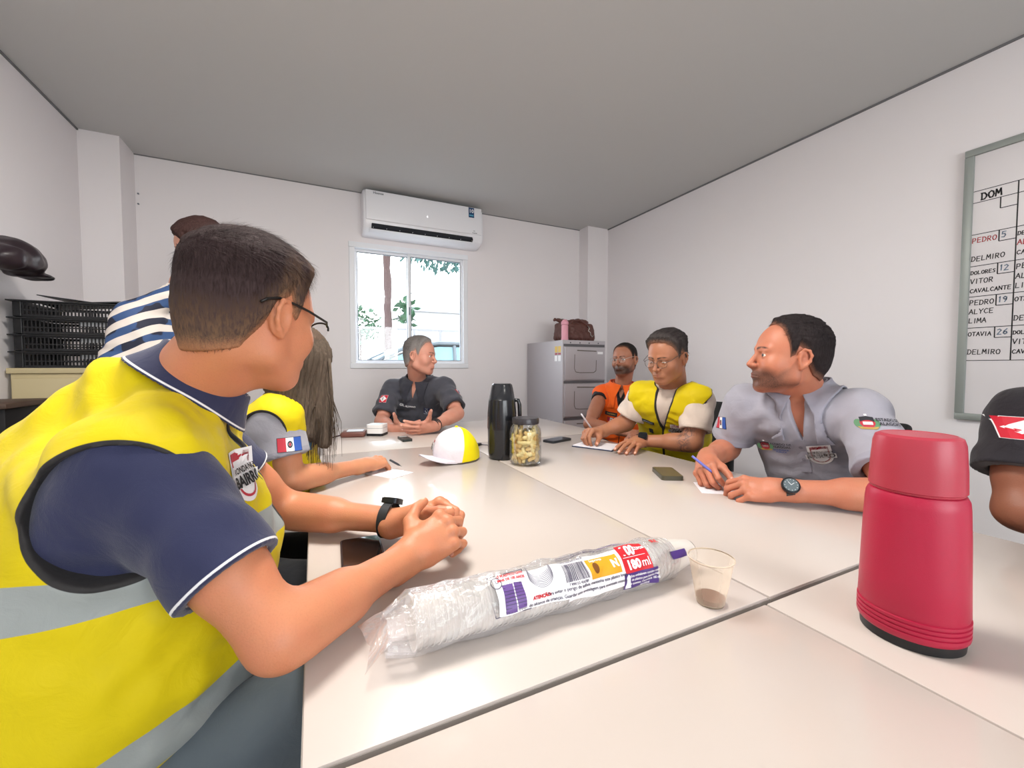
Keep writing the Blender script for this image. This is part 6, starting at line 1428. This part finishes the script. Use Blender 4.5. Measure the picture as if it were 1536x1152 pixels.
ke = obj('earpiece', box((0, 0, .006), (.035, .02, .012), bev=.004), blackpl, loc=(.715, 1.87, TZ), rot=(0, 0, R(40))); props(ke, 'small dark clip lying behind the black thermos', 'clip')
# disposable cup with coffee
cupm = bpy.data.materials.new('clear_cup_plastic'); cupm.use_nodes = True; t = NT(cupm); b = t.n['Principled BSDF']; b.inputs['Base Color'].default_value = (.93, .90, .86, 1); b.inputs['Roughness'].default_value = .25; tr = t.new('ShaderNodeBsdfTransparent'); tr.inputs[0].default_value = (.97, .95, .92, 1); mx = t.new('ShaderNodeMixShader'); lw = t.new('ShaderNodeLayerWeight', i_Blend=.4); t.link(t.math('MULTIPLY_ADD', lw.outputs['Facing'], .55, .28, clamp=True), mx.inputs[0]); t.link(tr.outputs[0], mx.inputs[1]); t.link(b.outputs[0], mx.inputs[2]); t.link(mx.outputs[0], t.n['Material Output'].inputs[0])
def cup_prof(h=.074, rb=.0205, rt_=.0335):
    p = [(.0, .002), (rb-.002, .002), (rb, .0005), (rb+.0006, .004)]
    for i in range(1, 22): k = i/22; p += [(rb+(rt_-rb)*k**1.0, h*k-.0006), (rb+(rt_-rb)*k+.00035, h*k)]
    return p+[(rt_, h-.0012), (rt_+.0016, h-.0008), (rt_+.0018, h+.0005), (rt_+.0004, h+.001)]
def cup_mesh():
    return lathe(bmesh.new(), cup_prof(), 40, cap=False)
cu = empty('coffee_cup', (.572, .452, TZ), 'clear plastic cup with a little coffee standing alone on the table', 'cup'); cupc = cupm.copy(); cupc.node_tree.nodes['Principled BSDF'].inputs['Base Color'].default_value = (.93, .80, .64, 1); [setattr(n_.inputs[1], 'default_value', .50) or setattr(n_.inputs[2], 'default_value', .14) for n_ in cupc.node_tree.nodes if n_.type == 'MATH' and n_.operation == 'MULTIPLY_ADD']; obj('cup_wall', cup_mesh(), cupc, cu); obj('cup_rim', lathe(bmesh.new(), [(.0338, .0735), (.0352, .0735), (.0354, .0752), (.0340, .0752)], 40, cap=False), mat('cup_rim_plastic', '#d8c8b4', .3), cu); obj('coffee', lathe(bmesh.new(), [(.0195, .0022), (.0215, .0115), (.0, .0115)], 36, cap=False), mat('coffee', '#6a3a22', .12, spec=.5), cu, smooth=35)
# wrapped sleeve of cups
A = np.array([.112, .548, TZ+.0385]); B_ = np.array([.640, .555, TZ+.030]); ax_ = unit(B_-A); LP = float(np.linalg.norm(B_-A))
pk_ = empty('cup_package', tuple(A-[0, 0, .038]), 'long clear plastic sleeve of disposable cups with printed labels lying on the table', 'package')
Mx = Matrix.Translation(A) @ Vector(ax_).to_track_quat('Z', 'Y').to_matrix().to_4x4()
me = bpy.data.meshes.new('nested_cup'); bm = cup_mesh(); bm.to_mesh(me); bm.free(); me.materials.append(cupm); me.polygons.foreach_set('use_smooth', [True]*len(me.polygons))
nc = 56; pitch = (LP-.074)/(nc-1)
for i in range(nc):
    o = bpy.data.objects.new('disposable_cup', me); COL.objects.link(o); o.matrix_world = Mx @ Matrix.Translation((0, 0, LP-.0-i*pitch)) @ Matrix.Rotation(PI, 4, 'X')
    props(o, 'clear disposable cup nested in the stack inside the plastic sleeve', 'cup', 'cups nested in the plastic sleeve')
wr = bpy.data.materials.new('cling_wrap'); wr.use_nodes = True; t = NT(wr); tc = t.new('ShaderNodeTexCoord'); tr = t.new('ShaderNodeBsdfTransparent'); gg = t.new('ShaderNodeBsdfGlossy'); gg.inputs['Roughness'].default_value = .12; df = t.new('ShaderNodeBsdfTranslucent'); d2 = t.new('ShaderNodeBsdfDiffuse')
n = t.new('ShaderNodeTexNoise', i_Scale=34.0, i_Detail=6.0, i_Distortion=1.6); t.link(tc.outputs['Object'], n.inputs['Vector']); bp = t.new('ShaderNodeBump', i_Strength=1.0, i_Distance=.006); t.link(n.outputs['Fac'], bp.inputs['Height']); t.link(bp.outputs[0], gg.inputs['Normal'])
lw = t.new('ShaderNodeLayerWeight', i_Blend=.35); t.link(bp.outputs[0], lw.inputs['Normal']); mx = t.new('ShaderNodeMixShader'); t.link(t.math('MULTIPLY_ADD', lw.outputs['Fresnel'], .45, .05, clamp=True), mx.inputs[0]); tr.inputs[0].default_value = (.97, .97, .98, 1); t.link(tr.outputs[0], mx.inputs[1]); t.link(gg.outputs[0], mx.inputs[2])
m3 = t.new('ShaderNodeMixShader'); m3.inputs[0].default_value = .16; t.link(mx.outputs[0], m3.inputs[1]); d2.inputs[0].default_value = (.9, .9, .93, 1); t.link(d2.outputs[0], m3.inputs[2]); t.link(m3.outputs[0], t.n['Material Output'].inputs[0])
def Rw(s, th):   # radius of the wrapping at position s along the axis
    base = .0395 if s < LP-.12 else .0395-.010*(s-LP+.12)/.12
    w_ = .0022*math.sin(s*60+2*math.sin(th*2))*math.sin(th*3+s*25)+.0016*math.sin(th*7+s*90)*math.sin(s*33+th)
    return base+w_
def wrapP(s, th, ex=0):
    r = Rw(s, th)+ex
    if s < 0: r = (.0395+s*.25)*(1-.45*max(0, math.cos(th-1))*(-s/.035))+.004*math.sin(th*9)
    q = Mx @ Vector((r*math.cos(th), r*math.sin(th), s)); q.z = max(q.z, TZ+.0006+.0002*math.sin(s*200)); return q
bm = bmesh.new(); nS, nT = 150, 56; S0, S1 = -.035, LP-.062; g = [[bm.verts.new(wrapP(S0+(S1-S0)*i/nS, 2*PI*j/nT)-Vector(A-[0, 0, .038])) for j in range(nT)] for i in range(nS+1)]
for i in range(nS):
    for j in range(nT): bm.faces.new((g[i][j], g[i+1][j], g[i+1][(j+1) % nT], g[i][(j+1) % nT]))
obj('plastic_wrap', bm, wr, pk_)
# the free end of the film, gathered and flared on the table
bm = bmesh.new(); g = []
for i in range(9):
    k = i/8; row = []
    for j in range(25):
        v = -1+2*j/24; row.append(bm.verts.new(Mx @ Vector((0, 0, -.030-.022*k)) - Vector(A-[0, 0, .038]) + Vector((-.012*k*abs(v), v*(.034+.012*k), .0025*math.sin(v*7+k*3)+.003-.022*k*(1-.2*v)))))
    g.append(row)
for i in range(8):
    for j in range(24): bm.faces.new((g[i][j], g[i+1][j], g[i+1][j+1], g[i][j+1]))
for v in bm.verts: v.co.z = max(v.co.z, .0012)
obj('wrap_end', bm, wr, pk_)
# printing on the film: u along the sleeve, v around it (angle), measured from the side facing the room's front
camv = (Mx.inverted() @ Vector((.30, .0, 1.2))); TH0 = math.atan2(camv.y, camv.x)
qx = Mx @ Vector((math.cos(TH0), math.sin(TH0), .2)) - Mx @ Vector((0, 0, .2)); qt = Mx @ Vector((math.cos(TH0+.1), math.sin(TH0+.1), .2)) - Mx @ Vector((math.cos(TH0), math.sin(TH0), .2)); SG = 1 if qt.z > 0 else -1
def film(vf, u, v, material, name, parent=None, ex=.0012, sc=1.0, sub=False):
    vs = []
    for x, y, *_ in vf[0]:
        s = u+x*sc; th = TH0+SG*(v+y*sc)/.0395; vs.append(tuple(wrapP(s, th, ex)-Vector(A-[0, 0, .038])))
    me = bpy.data.meshes.new(name); me.from_pydata(vs, [], vf[1]); return obj(name, me, material, parent or pk_, smooth=False)
pw = mat('print_white', '#eeeef2', .35); pr_ = mat('print_red', '#c8252f', .35); pp = mat('print_purple', '#4a3278', .35); pg = mat('print_grey', '#6f6c7c', .4); py_ = mat('print_yellow', '#d9a026', .35); pt = mat('print_dark', '#3a3350', .4)
k = film(grid(.115, .052, 24, 12), .170, .0, pw, 'printed_band'); film(grid(.118, .060, 24, 12), .285, -.002, pw, 'printed_band', ex=.0011)
w2 = .056
film(merge(line(-w2/2, -.026, w2/2, -.026, .0012), line(w2/2, -.026, w2/2, .03, .0012), line(w2/2, .03, -w2/2, .03, .0012), line(-w2/2, .03, -w2/2, -.026, .0012)), .135, .0, pt, 'label_frame', k, .0018)
film(merge(grid(.017, .036, 6, 8, -.006, -.006), grid(.014, .034, 5, 8, .0115, -.004)), .137, .0, mat('print_purple_light', '#6b4f92', .4), 'cups_drawing', k, .0018)
film(merge(*[line(-.0145, -.022+i*.0042, .0185, -.022+i*.0042, .0006) for i in range(9)], *[line(-.0145+i*.0042, -.024, -.0145+i*.0042, .013, .0006) for i in range(8)]), .137, .0, pt, 'cups_hatching', k, .0023)
film(merge(ring_fill(ell_pts(.0085, .0085, 24, -.019, .017), .88, 1), line(-.019, .017, -.019, .022, .0008), line(-.019, .017, -.015, .017, .0008)), .135, 0, pt, 'clock_drawing', k, .0018)
film(merge(shift(textmesh('O PLASTICO LEVA', .0052, .0002), .006, .0255), shift(textmesh('MAIS DE 100 ANOS', .0052, .0002), .006, .0195)), .135, 0, pr_, 'red_lettering', k, .0018)
film(merge(*[(lambda a, b: merge(*[line(a[i][0], a[i][1], a[i+1][0], a[i+1][1], .0006) for i in range(len(a)-1)]))([(.019*math.cos(t_), .004+.016*math.sin(t_)-.0022*j) for t_ in [PI+PI*m/14 for m in range(15)]], 0) for j in range(-6, 3)]), .188, .014, pg, 'ridge_drawing', k, .0018)
film(merge(shift(textmesh('ATENÇÃO:', .0062, .0004), 0, 0)), .182, -.0135, pr_, 'warning_word', k, .0018)
film(merge(shift(textmesh('Para evitar o perigo de asfixia, mantenha este plástico longe', .0062, .0001), .084, 0), shift(textmesh('do alcance de crianças. Guardar esta embalagem para eventuais consultas.', .0062, .0001), .070, -.0082)), .182, -.0135, pt, 'warning_lettering', k, .0018)
rng = random.Random(2); bars = []; x = -.02
while x < .02: w_ = rng.choice([.0006, .0010, .0016]); bars.append(grid(w_, .026, 1, 4, x+w_/2, 0)); x += w_+rng.choice([.0007, .0011])
film(merge(*bars), .247, .008, pt, 'barcode_print', k, .0018); film(merge(shift(textmesh('7 898123 456789', .0046, .0001), 0, -.0165), shift(textmesh('COPOS DESCARTAVEIS PP', .0040, .0001), 0, .0175)), .247, .008, pt, 'barcode_number', k, .0018)
y_ = film(grid(.062, .030, 14, 8), .302, .006, py_, 'yellow_label', None, .0016); film(merge(shift(textmesh('Segurança', .006, .0001), -.012, .011), shift(textmesh('N', .017, .0009), .022, .0)), .302, .006, pw, 'yellow_label_lettering', y_, .0022); film(outline_fill(ell_pts(.006, .008, 16, -.018, -.001), 2), .302, .006, mat('print_brown', '#7a4a1c', .4), 'seal_mark', y_, .0022)
r_ = film(grid(.058, .046, 14, 12), .368, .009, pr_, 'red_label', None, .0016); film(merge(shift(textmesh('100', .020, .0011), -.010, .012), shift(textmesh('COPOS', .007, .0004), .016, .014), shift(textmesh('180', .019, .0010), -.008, -.010), shift(textmesh('ml', .018, .0002), .018, -.010), line(-.026, .002, .022, .002, .0008)), .368, .007, pw, 'red_label_lettering', r_, .0022)
p_ = film(grid(.074, .026, 16, 8), .372, -.027, pp, 'purple_label', None, .0016); film(merge(*[shift(textmesh(s_, .0052, .0001), .008, .008-.006*i) for i, s_ in enumerate(('Esta embalagem contém copos', 'de plástico para bebidas frias', 'e quentes. Capacidade 180 ml', 'Reciclável'))]), .372, -.027, pw, 'purple_label_lettering', p_, .0022); film(outline_fill([(-.034, -.011), (-.022, -.011), (-.025, .009), (-.029, .012), (-.033, .008)], 3), .372, -.027, pw, 'drop_mark', p_, .0022)
film(grid(.036, .014, 8, 4), .466, -.004, pp, 'purple_tab', None, .0016); film(merge(shift(textmesh('SUL', .011, .0006), 0, 0)), .430, .030, pr_, 'maker_lettering', None, .0016); film(grid(.060, .004, 10, 1), .345, .043, pp, 'purple_edge', None, .0016)
film(merge(*[shift(textmesh(s_, .0045, .0001), 0, -.005*i) for i, s_ in enumerate(('PRODUTO FABRICADO CONFORME NORMA', 'VALIDADE INDETERMINADA. MANTER EM LOCAL SECO'))]), .275, .040, pt, 'small_lettering', None, .0016)
